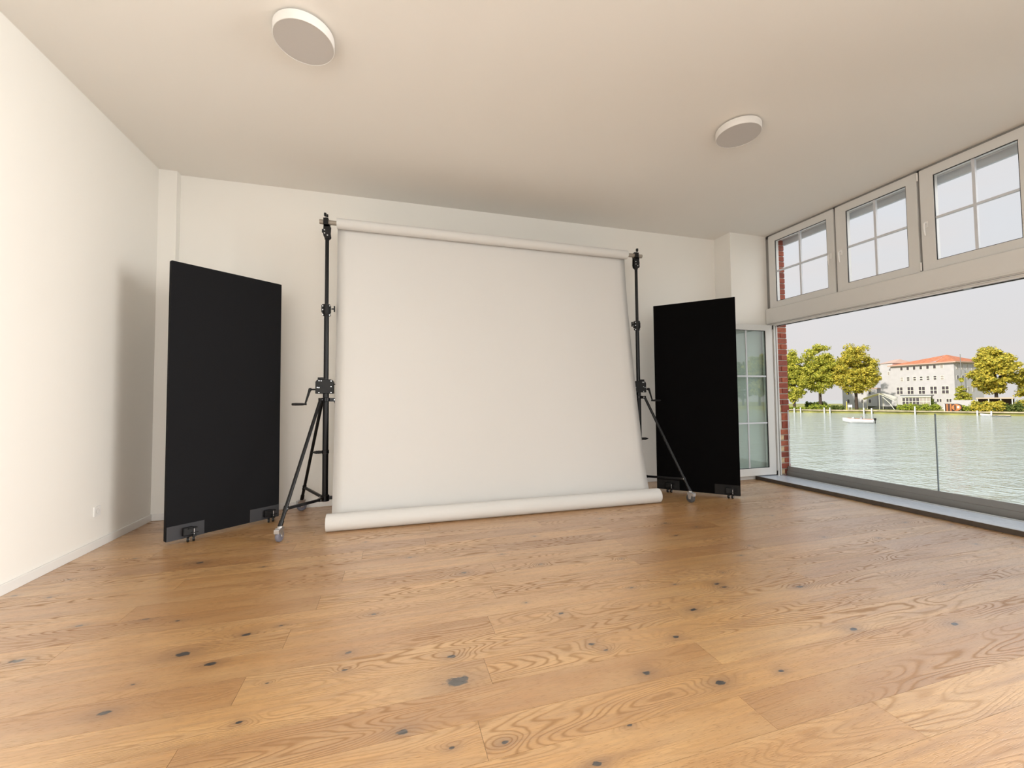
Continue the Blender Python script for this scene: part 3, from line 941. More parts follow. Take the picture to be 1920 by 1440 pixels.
    for a in np.linspace(-PI*.35, PI*1.15, 16):
        pts.append((-.004, dyt + .036*math.cos(a), TZ + .036*math.sin(a)))
    jw = MB()
    for off in (-.016, .010):
        jw.tube([(x+off, y, z_) for x, y, z_ in pts], .0095, 8)
    jw.box(-.032, .022, -.030, .030, 2.985, 3.010)
    jw.box(-.030, .016, dyt-.044, dyt-.030, 2.995, 3.060)
    jaw = jw.build('clamp_jaw', M_PLASTIC_B, head, smooth=True)
    MB().cyl((-.005, dyt-.020, 3.062), (-.012, dyt-.052, 3.088), .006, seg=10).build('clamp_bolt', M_ZINC, jaw, smooth=True)
    MB().box(-.022, .000, dyt-.060, dyt-.034, 3.074, 3.106).box(-sx*.01-.008, -sx*.01+.008, dyt-.058, dyt-.042, 3.064, 3.092).build('wing_nut', M_PLASTIC_B, jaw, bevel=.003)
    MB().box(min(sx*.036, sx*.050), max(sx*.036, sx*.050), -.008, .008, 2.925, 2.962).build('lock_tab', M_PLASTIC_B, head, bevel=.003)
    return st

D = math.radians
stand(-.645, 4.515, (D(-118), D(121), D(1.5)), .60, -1, M_RUBBER, TY0, (D(74), D(30), D(10)), 'black wind-up stand left of the paper backdrop, beside the left dark panel')
stand(3.000, 4.550, (D(-61.8), D(58), D(178)), .624, 1, M_RUBBER_D, TY1, (D(108), D(30), D(200)), 'black wind-up stand right of the paper backdrop, in front of the right dark panel')

# --- rolling black panels
def panel(x0, y0, x1, y1, h, thick, label, fm, pm):
    """front face runs from (x0,y0) to (x1,y1)"""
    L = math.hypot(x1-x0, y1-y0)
    a = math.atan2(y1-y0, x1-x0)
    pn = thing('rolling_panel', label, 'panel', (x0, y0, 0), a, 'rolling black panels beside the backdrop')
    z0 = .028
    MB().box(0, L, 0, thick, z0, h).build('panel_board', fm, pn, bevel=.004)
    for c_ in (0, 1):
        xa, xb = (.006, .275) if c_ == 0 else (L-.275, L-.006)
        MB().box(xa, xb, -.004, .0, z0, .150).build('corner_plate', pm, pn)
        cx = .150 if c_ == 0 else L-.115
        hs = MB().box(cx-.042, cx+.036, -.045, -.004, .052, .122).build('caster_mount', M_PLASTIC_B, pn, bevel=.008)
        MB().box(cx-.010, cx+.060, -.058, -.020, .108, .114).box(cx+.010, cx+.066, -.062, -.046, .070, .076).build('brake_tab', M_PLASTIC_B, hs, bevel=.002)
        MB().cyl((cx+.034, -.052, .056), (cx+.034, -.052, .108), .004, seg=10).build('pivot_pin', M_ZINC, hs, smooth=True)
        MB().box(cx+.020, cx+.048, -.064, -.040, .036, .056).build('caster_yoke', M_PLASTIC_B, hs, bevel=.004)
        for dx in (0.0, .042):
            w = MB().lathe([(.006, -.009), (.020, -.009), (.0225, -.006), (.0225, .006), (.020, .009), (.006, .009)], (cx-.010+dx, -.050, .0225), (.9, -.3, 0), 20).build('caster_wheel', M_PLASTIC_B, hs, smooth=True)
            MB().lathe([(.009, -.0115), (.012, -.0105), (.009, .0105), (.005, .0115), (0, .0115)], (cx-.010+dx, -.050, .0225), (.9, -.3, 0), 14).build('wheel_hub', M_ZINC, w, smooth=True)
    return pn
panel(-1.822, 4.160, -1.113, 4.756, 2.423, .050, 'tall dark grey felt panel on casters at the left, facing the window', M_FELT, M_PAD)
panel(3.312, 4.648, 3.973, 3.964, 2.418, .045, 'tall deep black panel on casters at the right, beside the open glass door', M_FELT_R, M_PAD_R)

# ================================================================== outdoors
WZ, GZ = -4.8, -3.65
S0 = Vector((161.7, 94.7, 0))
TV = Vector((.363, -.932, 0))
NV = Vector((.932, .363, 0))
BANG = math.atan2(TV.y, TV.x)
def bank(u, v, z=GZ):
    q = S0 + TV*u + NV*v
    return Vector((q.x, q.y, z))

wa = MB().add([(6.2, -420, WZ), (900, -420, WZ), (900, 500, WZ), (6.2, 500, WZ)], [(0, 1, 2, 3)]).build('water', water_mat())
struct(wa, 'wide rippled greenish river water outside the window')
M_GRASS = simple('bank_grass', (0.34, 0.33, 0.10), 0.95, var=0.3, vscale=.4)
M_QUAY = simple('quay_timber', (0.50, 0.42, 0.30), 0.9, var=0.3, vscale=.8)
M_DARK = simple('dark_gap', (0.05, 0.055, 0.05), 0.9)
bk = MB()
Mb = Matrix.Translation(S0) @ Matrix.Rotation(BANG, 4, 'Z')       # local x along the shore, local y towards the viewer is negative n
# local y axis = rotate(BANG) of (0,1): (-sin, cos) = points away from us when NV is used
sgn = 1.0 if (Matrix.Rotation(BANG, 3, 'Z') @ Vector((0, 1, 0))).dot(NV) > 0 else -1.0
def lb(u0, u1, v0, v1, z0, z1, m_=None):
    m_ = m_ or MB()
    ys = sorted((sgn*v0, sgn*v1))
    return m_.box(u0, u1, ys[0], ys[1], z0, z1, Mb)
struct(lb(-130, 110, 0, 160, WZ-1, GZ).build('far_bank', M_GRASS), 'grassy far bank across the water')
struct(lb(-130, 110, -.6, .35, GZ-.28, GZ+.05).build('quay_edge', M_QUAY), 'pale timber edge along the far bank')

# bank seen mirrored in the open door
rb0 = Vector((178, -170, 0))
struct(MB().box(170, 330, -330, -90, WZ-1, GZ+.5).build('side_bank', M_GRASS), 'wooded bank mirrored in the glass of the open door')

# --- foliage
def crown_mesh(seed, shape, n, size, clumps, fl_=1.0):
    """shape: list of (cx, cy, cz, rx, ry, rz) lobes; leaves sit on clump surfaces inside the lobes"""
    r = np.random.RandomState(seed)
    lob = np.array(shape, float)
    wts = lob[:, 3]*lob[:, 4]*lob[:, 5]
    wts = wts/wts.sum()
    cl = []
    while len(cl) < clumps:
        L_ = lob[r.choice(len(lob), p=wts)]
        d = r.normal(size=3)
        d /= np.linalg.norm(d)
        rad = r.uniform(.25, 1.0)**.5
        cl.append(L_[:3] + d*rad*L_[3:6]*.86)
    cl = np.array(cl)
    cr_ = r.uniform(.22, .38, size=len(cl))*np.mean(lob[:, 3:6])*fl_
    idx = r.randint(0, len(cl), n)
    d = r.normal(size=(n, 3))
    d /= np.linalg.norm(d, axis=1)[:, None]
    pos = cl[idx] + d*(cr_[idx]*r.uniform(.35, 1.08, n))[:, None]*np.array([1.15, 1.15, .85])
    nrm = d*.8 + r.normal(size=(n, 3))*.6 + np.array([0, 0, .35])
    nrm /= np.linalg.norm(nrm, axis=1)[:, None]
    a = np.cross(nrm, r.normal(size=(n, 3)))
    a /= np.linalg.norm(a, axis=1)[:, None]
    b = np.cross(nrm, a)
    s = (size*r.uniform(.6, 1.3, n))[:, None]
    a *= s
    b *= s*.75
    V = np.stack([pos-a, pos-b*.8, pos+a, pos+b*.8], axis=1).reshape(-1, 3)
    return V, n


def leaf_object(name, V, n, mat, parent=None):
    me = bpy.data.meshes.new(name)
    me.vertices.add(4*n)
    me.vertices.foreach_set('co', V.astype(np.float32).ravel())
    me.loops.add(4*n)
    me.loops.foreach_set('vertex_index', np.arange(4*n, dtype=np.int32))
    me.polygons.add(n)
    me.polygons.foreach_set('loop_start', np.arange(0, 4*n, 4, dtype=np.int32))
    me.update(calc_edges=True)
    me.materials.append(mat)
    return link(name, me, parent)


M_LEAF_A = leaf_mat('leaves_lime', (0.17, 0.23, 0.035), (0.64, 0.62, 0.10), (0.88, 0.78, 0.15))
M_LEAF_B = leaf_mat('leaves_golden', (0.21, 0.24, 0.04), (0.70, 0.62, 0.10), (0.92, 0.72, 0.12))
M_LEAF_H = leaf_mat('leaves_hedge', (0.22, 0.30, 0.04), (0.46, 0.54, 0.07), (0.62, 0.64, 0.12))
M_LEAF_D = leaf_mat('leaves_deep', (0.06, 0.11, 0.03), (0.18, 0.24, 0.06), (0.34, 0.36, 0.10))
M_BARK = simple('bark', (0.075, 0.055, 0.045), 0.95, var=0.3, vscale=3)

def tree(u, v, z0, z1, hw, seed, mat, label, n=5200, size=.36, trunk_top=None, lobes=None, world=None, cat='tree', group='trees on the far bank', name='leafy_tree', clumps=150):
    base = bank(u, v) if world is None else Vector(world)
    t_ = thing(name, label, cat, base, group=group)
    r = random.Random(seed)
    H0, H1 = z0-base.z, z1-base.z
    mid = (H0+H1)/2
    rz = (H1-H0)/2
    if lobes is None:
        lobes = [(0, 0, mid-.1*rz, hw*.95, hw*.95, rz*.82)]
        for q in range(6):
            a = q*PI/3 + r.uniform(-.3, .3)
            lobes.append((hw*.45*math.cos(a), hw*.45*math.sin(a), mid + rz*r.uniform(-.45, .5), hw*.52, hw*.52, rz*.42))
        lobes.append((r.uniform(-.25, .1)*hw, 0, H1-rz*.36, hw*.5, hw*.5, rz*.34))
        lobes.append((r.uniform(.1, .35)*hw, 0, H1-rz*.40, hw*.45, hw*.45, rz*.34))
    V, k = crown_mesh(seed, lobes, n, size, clumps)
    leaf_object('crown', V, k, mat, t_)
    tk = MB()
    tt = trunk_top if trunk_top is not None else mid
    w = .014*(H1)+.10
    tk.tube([(0, 0, -.2), (.1*r.uniform(-1, 1), .05, tt*.5), (.2*r.uniform(-1, 1), 0, tt)], [w*1.25, w*.9, w*.55], 10)
    for q in range(4):
        a = q*PI/2 + r.uniform(-.4, .4)
        tk.tube([(0, 0, tt*.62), (hw*.22*math.cos(a), hw*.22*math.sin(a), tt*.85), (hw*.5*math.cos(a), hw*.5*math.sin(a), tt*1.15)], [w*.5, w*.35, w*.12], 7)
    tk.build('trunk', M_BARK, t_, smooth=True)
    return t_

tree(-32.4, 6, -2.8, 21.5, 5.8, 11, M_LEAF_A, 'tall yellow-green tree at the far left, right against the brick pier', n=22000)
tree(-25.3, 12, -.6, 23.4, 7.4, 12, M_LEAF_A, 'broad yellow-green tree second from the brick pier, with a dark trunk', n=22000)
tree(-14.1, 12, .8, 21.2, 8.0, 13, M_LEAF_B, 'round golden-green tree left of the large white building', n=24000)
tree(20.0, 14, -.4, 17.6, 6.2, 14, M_LEAF_B, 'spreading golden tree covering the right end of the white building', n=20000)
tree(28.2, 20, -1.4, 15.0, 5.4, 15, M_LEAF_B, 'golden tree cut off by the right edge of the picture', n=11000)
tree(36.5, 16, -1.0, 16.0, 6.0, 16, M_LEAF_A, 'yellow-green tree on the far bank just outside the right edge', n=7000)
# the small conical tree before the building
tree(12.9, 12, -.6, 7.3, 2.7, 17, M_LEAF_A, 'small cone-shaped tree in front of the white building', n=6000, size=.24, clumps=70,
     lobes=[(0, 0, 3.9, 2.5, 2.5, .9), (0, 0, 5.2, 2.2, 2.2, 1.0), (0, 0, 6.7, 1.55, 1.55, 1.1), (0, 0, 8.2, 1.0, 1.0, 1.1), (0, 0, 9.7, .5, .5, 1.1)], trunk_top=6.5, name='conical_tree')
# trees that the open door mirrors
for i, (x, y, h, w_) in enumerate([(186, -152, 31, 7.5), (185, -161, 30, 7.5), (181.5, -168, 26, 7), (178.5, -176, 22, 7), (176, -186, 17, 7), (192, -144, 32, 8)]):
    tree(0, 0, GZ+2.0, GZ+h, w_, 30+i, M_LEAF_A if i % 2 else M_LEAF_D, ['tall tree mirrored nearest the door edge', 'tall tree mirrored in the middle of the door glass', 'tree mirrored left of centre in the door glass',
         'lower tree mirrored near the black panel', 'lowest tree of the mirrored bank', 'outermost tall tree of the mirrored bank'][i], n=6000, size=.70, world=(x, y, GZ+.5), group='trees mirrored in the door glass')

def hedge(u0, u1, v0, v1, z0, z1, seed, mat, label, n=1800, size=.22, name='hedge', cat='hedge'):
    r = np.random.RandomState(seed)
    cx, cy = (u0+u1)/2, (v0+v1)/2
    o = thing(name, label, cat, bank(cx, cy), BANG, 'hedges and bushes on the far bank')
    L_, Wd, H = (u1-u0)/2, (v1-v0)/2, (z1-z0)
    k = max(2, int(L_*2/1.2))
    lobes = [(-L_+L_*2*(i+.5)/k, r.uniform(-.2, .2), (z0-GZ)+H*.45, L_/k*1.35, Wd, H*.55*r.uniform(.88, 1.08)) for i in range(k)]
    V, c = crown_mesh(seed, lobes, n, size, 26*k, 1.6)
    V[:, 2] = np.maximum(V[:, 2], 0.02)
    leaf_object('foliage', V, c, mat, o)
    cm = MB()
    for l_ in lobes:
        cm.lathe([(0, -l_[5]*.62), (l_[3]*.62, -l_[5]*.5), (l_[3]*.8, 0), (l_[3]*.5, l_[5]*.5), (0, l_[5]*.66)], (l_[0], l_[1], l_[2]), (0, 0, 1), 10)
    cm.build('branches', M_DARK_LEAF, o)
    return o
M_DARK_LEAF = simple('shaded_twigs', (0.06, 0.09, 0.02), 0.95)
hedge(-26.6, -20.0, 3, 5, -3.6, -1.6, 41, M_LEAF_H, 'low clipped hedge between the two left trees and the quay')
hedge(-20.0, -15.8, 3, 5, -3.6, -2.0, 42, M_LEAF_D, 'darker leafy bush at the foot of the golden tree', n=1200, name='bush', cat='bush')
hedge(-35.5, -27.0, 3, 4.4, -3.6, -2.6, 43, M_LEAF_H, 'low yellow-green shrub row under the tree by the brick pier', n=1500, name='shrub', cat='shrub')
hedge(-31.0, -24.0, 13, 15, -3.6, -.6, 44, M_LEAF_D, 'tall dark hedge behind the two left trees', n=1800, size=.3)
hedge(-1.6, 8.4, 5, 7.4, -3.6, -1.35, 45, M_LEAF_H, 'long bright green hedge in front of the white building', n=3400)
hedge(15.6, 21.8, 2, 5, -3.9, -.3, 46, M_LEAF_B, 'large yellow-green bush at the waterside right of the barrel hut', n=2600, size=.26, name='bush', cat='bush')
hedge(21.4, 25.2, 4, 6, -3.7, -1.1, 47, M_LEAF_D, 'dark green bush right of the large waterside bush', n=1600, name='bush', cat='bush')
hedge(13.3, 15.6, 4, 6, -3.7, -1.7, 48, M_LEAF_H, 'small bush between the barrel hut and the large waterside bush', n=1000, name='bush', cat='bush')
hedge(24.0, 33.0, 9, 11, -3.7, .6, 49, M_LEAF_B, 'golden shrubbery at the right edge behind the flat roof', n=2200, name='shrubbery', cat='shrub')
hedge(3.6, 5.2, 21, 22.4, -2.0, .5, 50, M_LEAF_D, 'round dark shrub against the white facade', n=700, name='shrub', cat='shrub')

# --- large white building
M_FAC = facade_mat('white_render', (0.60, 0.58, 0.595))
M_TILE = simple('orange_roof_tiles', (0.56, 0.20, 0.10), 0.8, var=0.2, vscale=1.2)
M_FASCIA = simple('eave_board', (0.62, 0.42, 0.33), 0.7)
M_WINF = simple('cream_window_frame', (0.82, 0.81, 0.72), 0.5)
M_WING = simple('far_window_glass', (0.10, 0.085, 0.10), 0.15, spec=0.6)
M_WING2 = simple('far_window_blind', (0.45, 0.40, 0.38), 0.5)
M_SOLAR = simple('pale_solar_panel', (0.60, 0.60, 0.64), 0.2, spec=0.7)
A = Vector((190.5, 95.2, GZ))
hb_ = thing('building', 'large white four-storey building with orange hipped roof across the water', 'building', A, 0)
# local axes: x = away from the water (world +X), y = along the facade (world +Y = picture left)
g = -GZ
MB().box(0, 16, 0, 19.2, -.2, 13.4+g).build('main_wall', M_FAC, hb_)
MB().box(1.2, 15, 19.2, 23.6, -.2, 14.4+g).build('side_wing', M_FAC, hb_)
MB().add([(.9, 18.9, 14.4+g), (15.3, 18.9, 14.4+g), (15.3, 23.9, 14.4+g), (.9, 23.9, 14.4+g), (8, 20.5, 16.2+g), (8, 22.5, 16.2+g)],
         [(0, 1, 2, 3), (0, 4, 1), (3, 2, 5), (0, 3, 5, 4), (1, 4, 5, 2)]).build('wing_roof', M_FASCIA, hb_)
ez = 13.25+g
rf = MB().add([(-.9, -.9, ez), (16.9, -.9, ez), (16.9, 19.6, ez), (-.9, 19.6, ez), (5.5, 4.6, ez+3.0), (8.0, 15.0, ez+1.2)],
              [(0, 3, 2, 1), (0, 1, 4), (1, 2, 5, 4), (2, 3, 5), (3, 0, 4, 5)]).build('roof', M_TILE, hb_)
MB().box(-1.0, -.85, -1.0, 19.7, ez-.35, ez+.08).box(-.85, 16.9, -1.0, -.85, ez-.35, ez+.08).build('gutter', M_FASCIA, hb_)
MB().box(-.85, 0, -.85, 19.4, ez-.32, ez-.2).build('soffit', M_FASCIA, hb_)
sl = MB()
def slope(y, f):
    rx, rz_ = 5.5+(y-4.6)*.24, 3.0-(y-4.6)*.173
    return (-.9+(rx+.9)*f, y, ez+rz_*f+.07)
for q in range(5):
    y0 = 4.8+q*2.1
    sl.add([slope(y0, .10), slope(y0+2.0, .10), slope(y0+2.0, .94), slope(y0, .94)], [(0, 1, 2, 3)])
sl.build('solar_panels', M_SOLAR, rf)

def bwin(y, z0, z1, w, panes, mat, x=0.0, face='w'):
    """window with its panes set in the facade; y = centre along the facade"""
    t_ = .09
    if face == 'w':
        F = lambda m_, ya, yb, za, zb, d0, d1: m_.box(x-d1, x-d0, ya, yb, za, zb)
    else:
        F = lambda m_, ya, yb, za, zb, d0, d1: m_.box(ya, yb, x-d1, x-d0, za, zb)
    fr = MB()
    F(fr, y-w/2-t_, y+w/2+t_, z0-t_, z1+t_, -.05, .06)
    f_ = fr.build('window_frame', M_WINF, hb_)
    nx, nz = panes
    for i in range(nx):
        for k in range(nz):
            a0 = y-w/2 + w*i/nx + (.11 if i else .03)
            a1 = y-w/2 + w*(i+1)/nx - (.11 if i < nx-1 else .03)
            b0 = z0 + (z1-z0)*k/nz + (.11 if k else .03)
            b1 = z0 + (z1-z0)*(k+1)/nz - (.11 if k < nz-1 else .03)
            pm = MB()
            F(pm, a0, a1, b0, b1, .06, .075)
            pm.build('pane', mat, f_)
for i in range(7):
    y = 15.5 - 2.03*i
    bwin(y, 11.15+g, 12.45+g, .80, (1, 1), M_WING if i < 6 else M_WING2)
    bwin(y, 7.05+g, 8.45+g, .84, (1, 2), M_WING2 if i in (0, 6) else M_WING)
for y in (16.37, 12.9, 9.4, 5.92, 2.58):
    bwin(y, 1.95+g, 4.6+g, 1.9, (2, 2), M_WING)
for y, w_ in ((9.5, 1.15), (4.45, 1.35), (1.7, 1.4)):
    bwin(y, -1.05+g, .05+g, w_, (2, 1), M_WING)
bwin(20.6, 9.7+g, 11.0+g, .6, (1, 1), M_WING2, x=1.2)
for y in (1.8, 4.6, 7.4, 10.2):
    bwin(y, 10.6+g, 12.4+g, .9, (1, 1), M_WING2, face='s')
    bwin(y, 6.9+g, 8.4+g, .9, (1, 1), M_WING, face='s')
    bwin(y, 2.6+g, 4.4+g, .9, (1, 1), M_WING2, face='s')

# white house glimpsed between the trees
h2 = thing('white_house', 'white house glimpsed between the two left trees', 'building', bank(-24, 40), BANG)
s_ = sgn
MB().box(-1, 10.5, min(0, s_*8), max(0, s_*8), -.2, 8.0).build('house_wall', M_FAC, h2)
MB().box(-1.3, 10.8, min(-.3*s_, s_*8.3), max(-.3*s_, s_*8.3), 8.0, 8.4).build('house_roof', M_FASCIA, h2)
for x in (1.0, 3.4, 5.8, 8.2):
    for z_ in (2.0, 5.6):
        wf = MB().box(x-.45, x+.45, min(-.06*s_, .05*s_), max(-.06*s_, .05*s_), z_, z_+1.7).build('window_frame', M_WINF, h2)
        MB().box(x-.36, x+.36, min(-.08*s_, -.05*s_), max(-.08*s_, -.05*s_), z_+.1, z_+1.6).build('pane', M_WING, wf)

# --- glazed pavilion in front of the building
gp = thing('glazed_pavilion', 'low glazed pavilion with flat grey roof at the foot of the white building', 'pavilion', bank(-2.7, 20), BANG)
pw, pd, ph = 7.3, 5.0, 4.9
yy = lambda a, b: (min(s_*a, s_*b), max(s_*a, s_*b))
MB().box(0, pw, *yy(.06, pd), 0, .5).box(0, pw, *yy(pd-.2, pd), 0, ph).build('plinth', M_FAC, gp)
MB().box(-.4, pw+.4, *yy(-.6, pd), ph, ph+.32).build('flat_roof', simple('flat_roof_grey', (0.22, 0.23, 0.26), 0.6), gp)
MB().box(-.3, pw+.3, *yy(-.45, .1), ph-.5, ph).build('fascia', M_WINF, gp)
for i in range(9):
    x = pw*i/8
    MB().box(x-.08, x+.08, *yy(-.06, .08), .3, ph-.5).build('mullion', M_WINF, gp)
for z_ in (.5, 2.9, ph-.7):
    MB().box(0, pw, *yy(-.05, .07), z_-.07, z_+.07).build('glazing_bar', M_WINF, gp)
for i in range(8):
    for za, zb in ((.57, 2.83), (2.97, ph-.77)):
        MB().box(pw*i/8+.1, pw*(i+1)/8-.1, *yy(.0, .03), za, zb).build('pane', M_WING if i < 5 else M_WING2, gp)

# --- cream tensile canopy with posts
M_CANV = simple('cream_canvas', (0.72, 0.68, 0.58), 0.8)
cv = thing('tensile_canopy', 'cream tensile canopy on slim poles between golden tree and pavilion', 'canopy', bank(-7.5, 10), BANG)
N_ = 12
vs_, fs = [], []
for i in range(N_+1):
    for k in range(N_+1):
        a, b = i/N_, k/N_
        x, y = -4.4+8.8*a, 6.0*b
        zc = 4.3 + 1.7*(1-abs(2*a-1.1)**1.2) - .9*math.sin(PI*b)*.5 - 1.6*max(0, a-.62)*2*(1-b)
        vs_.append((x, s_*y, zc))
for i in range(N_):
    for k in range(N_):
        q = i*(N_+1)+k
        fs.append((q, q+1, q+N_+2, q+N_+1))
cs = MB().add(vs_, fs).build('canvas', M_CANV, cv, smooth=True)
cs.modifiers.new('thickness', 'SOLIDIFY').thickness = .04
for x, y, h_ in ((-4.2, .1, 4.4), (.3, .1, 5.7), (.3, 5.8, 5.7), (-4.2, 5.8, 4.4), (4.1, 5.8, 4.2)):
    MB().cyl((x, s_*y, 0), (x, s_*y, h_), .07, seg=10).build('pole', M_WINF, cv, smooth=True)
MB().tube([(4.3, 0, 3.1), (3.2, s_*.2, 3.9), (1.6, s_*.3, 5.0), (.3, s_*.1, 5.6)], .10, 8).tube([(4.3, 0, .05), (3.0, s_*.3, 2.4), (1.2, s_*.2, 4.6)], .10, 8).build('arched_strut', M_WINF, cv, smooth=True)
MB().box(-4.6, 4.2, *yy(6.5, 6.9), 0, 1.1).build('terrace_screen', M_DARK, cv)

# --- barrel hut at the waterside
sa = thing('barrel_hut', 'orange barrel-shaped timber hut on posts at the waterside', 'hut', bank(11.4, 2.4), BANG)
M_SAU = simple('orange_timber', (0.62, 0.21, 0.06), 0.6, var=0.2, vscale=2)
M_SAU_D = simple('dark_timber', (0.10, 0.06, 0.05), 0.8)
MB().lathe([(0, 0), (1.05, 0), (1.15, .05), (1.15, 2.3), (1.05, 2.35), (0, 2.35)], (1.0, -s_*.1, 1.15), (0, s_, 0), 24).build('barrel', M_SAU_D, sa, smooth=True)
MB().lathe([(0, 0), (.98, 0), (.98, .08), (0, .08)], (1.0, -s_*.22, 1.15), (0, s_, 0), 24).build('front_wall', M_SAU, sa, smooth=True)
MB().box(.55, .95, *yy(-.3, -.2), .4, 1.9).build('door', M_SAU_D, sa)
MB().box(1.15, 1.65, *yy(-.3, -.2), .9, 1.6).build('porthole', M_WINF, sa)
MB().box(-1.7, .4, *yy(.2, 2.2), .0, 2.3).build('shelter', M_SAU_D, sa)
for x in (-1.6, -1.0, -.2):
    MB().box(x-.12, x+.12, *yy(-.15, .1), 0, 2.2).build('post', M_SAU if x > -1.5 else M_WINF, sa)

# --- flat roofed shelter at the right and low wall
fs_ = thing('flat_roof_shelter', 'long flat pale roof on posts right of the cone-shaped tree', 'shelter', bank(16.1, 8), BANG)
MB().box(0, 7.5, *yy(0, 4), 3.75, 4.15).build('roof_slab', simple('pale_ochre', (0.62, 0.50, 0.36), 0.8), fs_)
for x in (.3, 2.6, 5.0, 7.2):
    MB().box(x-.1, x+.1, *yy(.1, .3), 0, 3.75).build('post', M_WINF, fs_)
MB().box(0, 7.5, *yy(3.7, 4), 0, 3.75).build('back_wall', M_SAU_D, fs_)
lw = lb(10.6, 16.0, 10.4, 10.8, GZ, GZ+3.4).build('garden_wall', M_FAC)
tag(lw, 'plain white garden wall right of the building behind the barrel hut', 'wall')

# --- lamp mast by the building corner
ms = thing('flag_mast', 'slim grey mast rising in front of the right corner of the white building', 'mast', bank(11.9, 24))
MB().cyl((0, 0, 0), (0, 0, 18.9), .16, .09, seg=10).build('mast_pole', M_ALU, ms, smooth=True)
MB().cyl((0, 0, 18.9), (0, 0, 19.1), .14, seg=10).build('mast_cap', M_ALU, ms, smooth=True)

# --- mooring posts
M_POST = simple('white_post', (0.78, 0.76, 0.80), 0.7)
posts = [(-30.1, -3.0, 'first white mooring post counted from the brick pier'), (-28.0, -2.8, 'second white mooring post counted from the brick pier'),
         (-20.5, -2.8, 'white mooring post in front of the low hedge, left of a pair'), (-18.8, -2.8, 'white mooring post in front of the low hedge, right of a pair'),
         (-9.2, -2.8, 'white mooring post just beyond the motorboat'), (-7.1, -2.9, 'white mooring post below the cream canopy'),
         (3.6, -2.2, 'tall white mooring post in front of the long bright hedge'), (16.9, -3.3, 'pale mooring post left of the pontoon'), (19.6, -3.4, 'pale mooring post on the pontoon')]
for u, zt, lab in posts:
    t_ = thing('mooring_post', lab, 'post', bank(u, -1.5, WZ), group='mooring posts along the quay')
    MB().cyl((0, 0, -.8), (0, 0, zt-WZ-.12), .19, seg=12).build('shaft', M_POST, t_, smooth=True)
    MB().cyl((0, 0, zt-WZ-.12), (0, 0, zt-WZ), .23, .16, seg=12).build('cap', M_POST, t_, smooth=True)

# --- sign board and yellow pole on the quay
sg = thing('sign_board', 'white sign board on two legs below the golden tree', 'sign', bank(-13.5, 1), BANG)
MB().box(-.62, .62, -.03, .03, 1.0, 1.9).build('board', M_POST, sg)
for x in (-.5, .5):
    MB().box(x-.05, x+.05, -.04, .04, 0, 1.0).build('leg', M_POST, sg)
yp = thing('yellow_pole', 'upright yellow pole beside the white sign board', 'pole', bank(-14.5, 1.2))
MB().cyl((0, 0, 0), (0, 0, 3.0), .14, seg=10).build('shaft', simple('yellow_paint', (0.72, 0.60, 0.12), 0.6), yp, smooth=True)
MB().cyl((0, 0, 3.0), (0, 0, 3.12), .16, .08, seg=10).build('cap', M_WINF, yp, smooth=True)

# --- pontoon with small boat
pt = thing('pontoon', 'flat grey pontoon moored under the large waterside bush', 'pontoon', bank(21.0, -2.2, WZ), BANG)
MB().box(-1.2, 2.2, -1.2, 1.2, -.2, .32).build('deck', M_QUAY, pt)
MB().box(-1.25, 2.25, -1.25, 1.25, .0, .14).build('fender', M_DARK, pt)

def hull(L_, W_, H_, mat, name, parent, bow=1):
    """open boat hull, bow towards +x"""
    N = 14
    vs_, fs = [], []
    for i in range(N+1):
        s = i/N
        x = -L_/2 + L_*s
        w = W_/2*(1-(max(0, s-.45)/.55)**2.2)
        top = H_*(1+.45*s**2)
        keel = -.25*H_ + .75*H_*max(0, (s-.7)/.3)**2
        for y, z_ in ((-w, top), (-w*.92, top*.45), (-w*.5, keel+.1), (0, keel), (w*.5, keel+.1), (w*.92, top*.45), (w, top), (w*.86, top-.02), (w*.80, top*.5), (-w*.80, top*.5), (-w*.86, top-.02)):
            vs_.append((x, y, z_))
    K = 11
    for i in range(N):
        for k in range(K):
            a = i*K+k
            b_ = i*K+(k+1) % K
            fs.append((a, b_, b_+K, a+K))
    fs.append(tuple(range(K)))
    return MB().add(vs_, fs).build(name, mat, parent, smooth=True)
rbt = thing('rowing_boat', 'small pale rowing boat tied to the pontoon', 'boat', bank(18.5, -2.6, WZ), BANG+PI)
hull(2.0, 1.1, .5, M_POST, 'hull', rbt)
MB().box(-.2, .1, -.42, .42, .34, .40).build('thwart', simple('red_seat', (0.5, 0.10, 0.10), 0.6), rbt)

# --- motorboat under way
mbp = Vector((101.0, 67.4, WZ+.12))
head = math.atan2(80.1-67.9, 115.1-105.8)
mbt = thing('motorboat', 'white open motorboat with outboard engine crossing the water', 'boat', mbp, D(118))
hull(5.4, 1.95, .72, simple('boat_white', (0.80, 0.78, 0.80), 0.35), 'hull', mbt)
for y in (-1, 1):
    MB().tube([(-2.6, y*.97, .76), (-.6, y*.98, .80), (.8, y*.80, .88), (1.8, y*.45, .96)], .035, 6).build('rubbing_strake', simple('boat_trim_orange', (0.55, 0.20, 0.10), 0.5), mbt, smooth=True)
MB().prism([(.55, .80), (1.15, .92), (.70, 1.30), (.62, 1.30)], -.62, .62, Matrix(((1, 0, 0, 0), (0, 0, 1, 0), (0, 1, 0, 0), (0, 0, 0, 1)))).build('windscreen', simple('screen_grey', (0.62, 0.64, 0.68), 0.2), mbt)
for y in (-.4, .4):
    MB().box(-.9, -.45, y-.25, y+.25, .25, .55).build('seat', M_WINF, mbt, bevel=.03)
eng = MB().box(-3.15, -2.72, -.22, .22, .55, 1.10).build('engine_cowl', M_PLASTIC_B, mbt, bevel=.08, seg=3)
MB().box(-3.02, -2.88, -.07, .07, -.6, .55).build('engine_leg', M_PLASTIC_B, mbt)

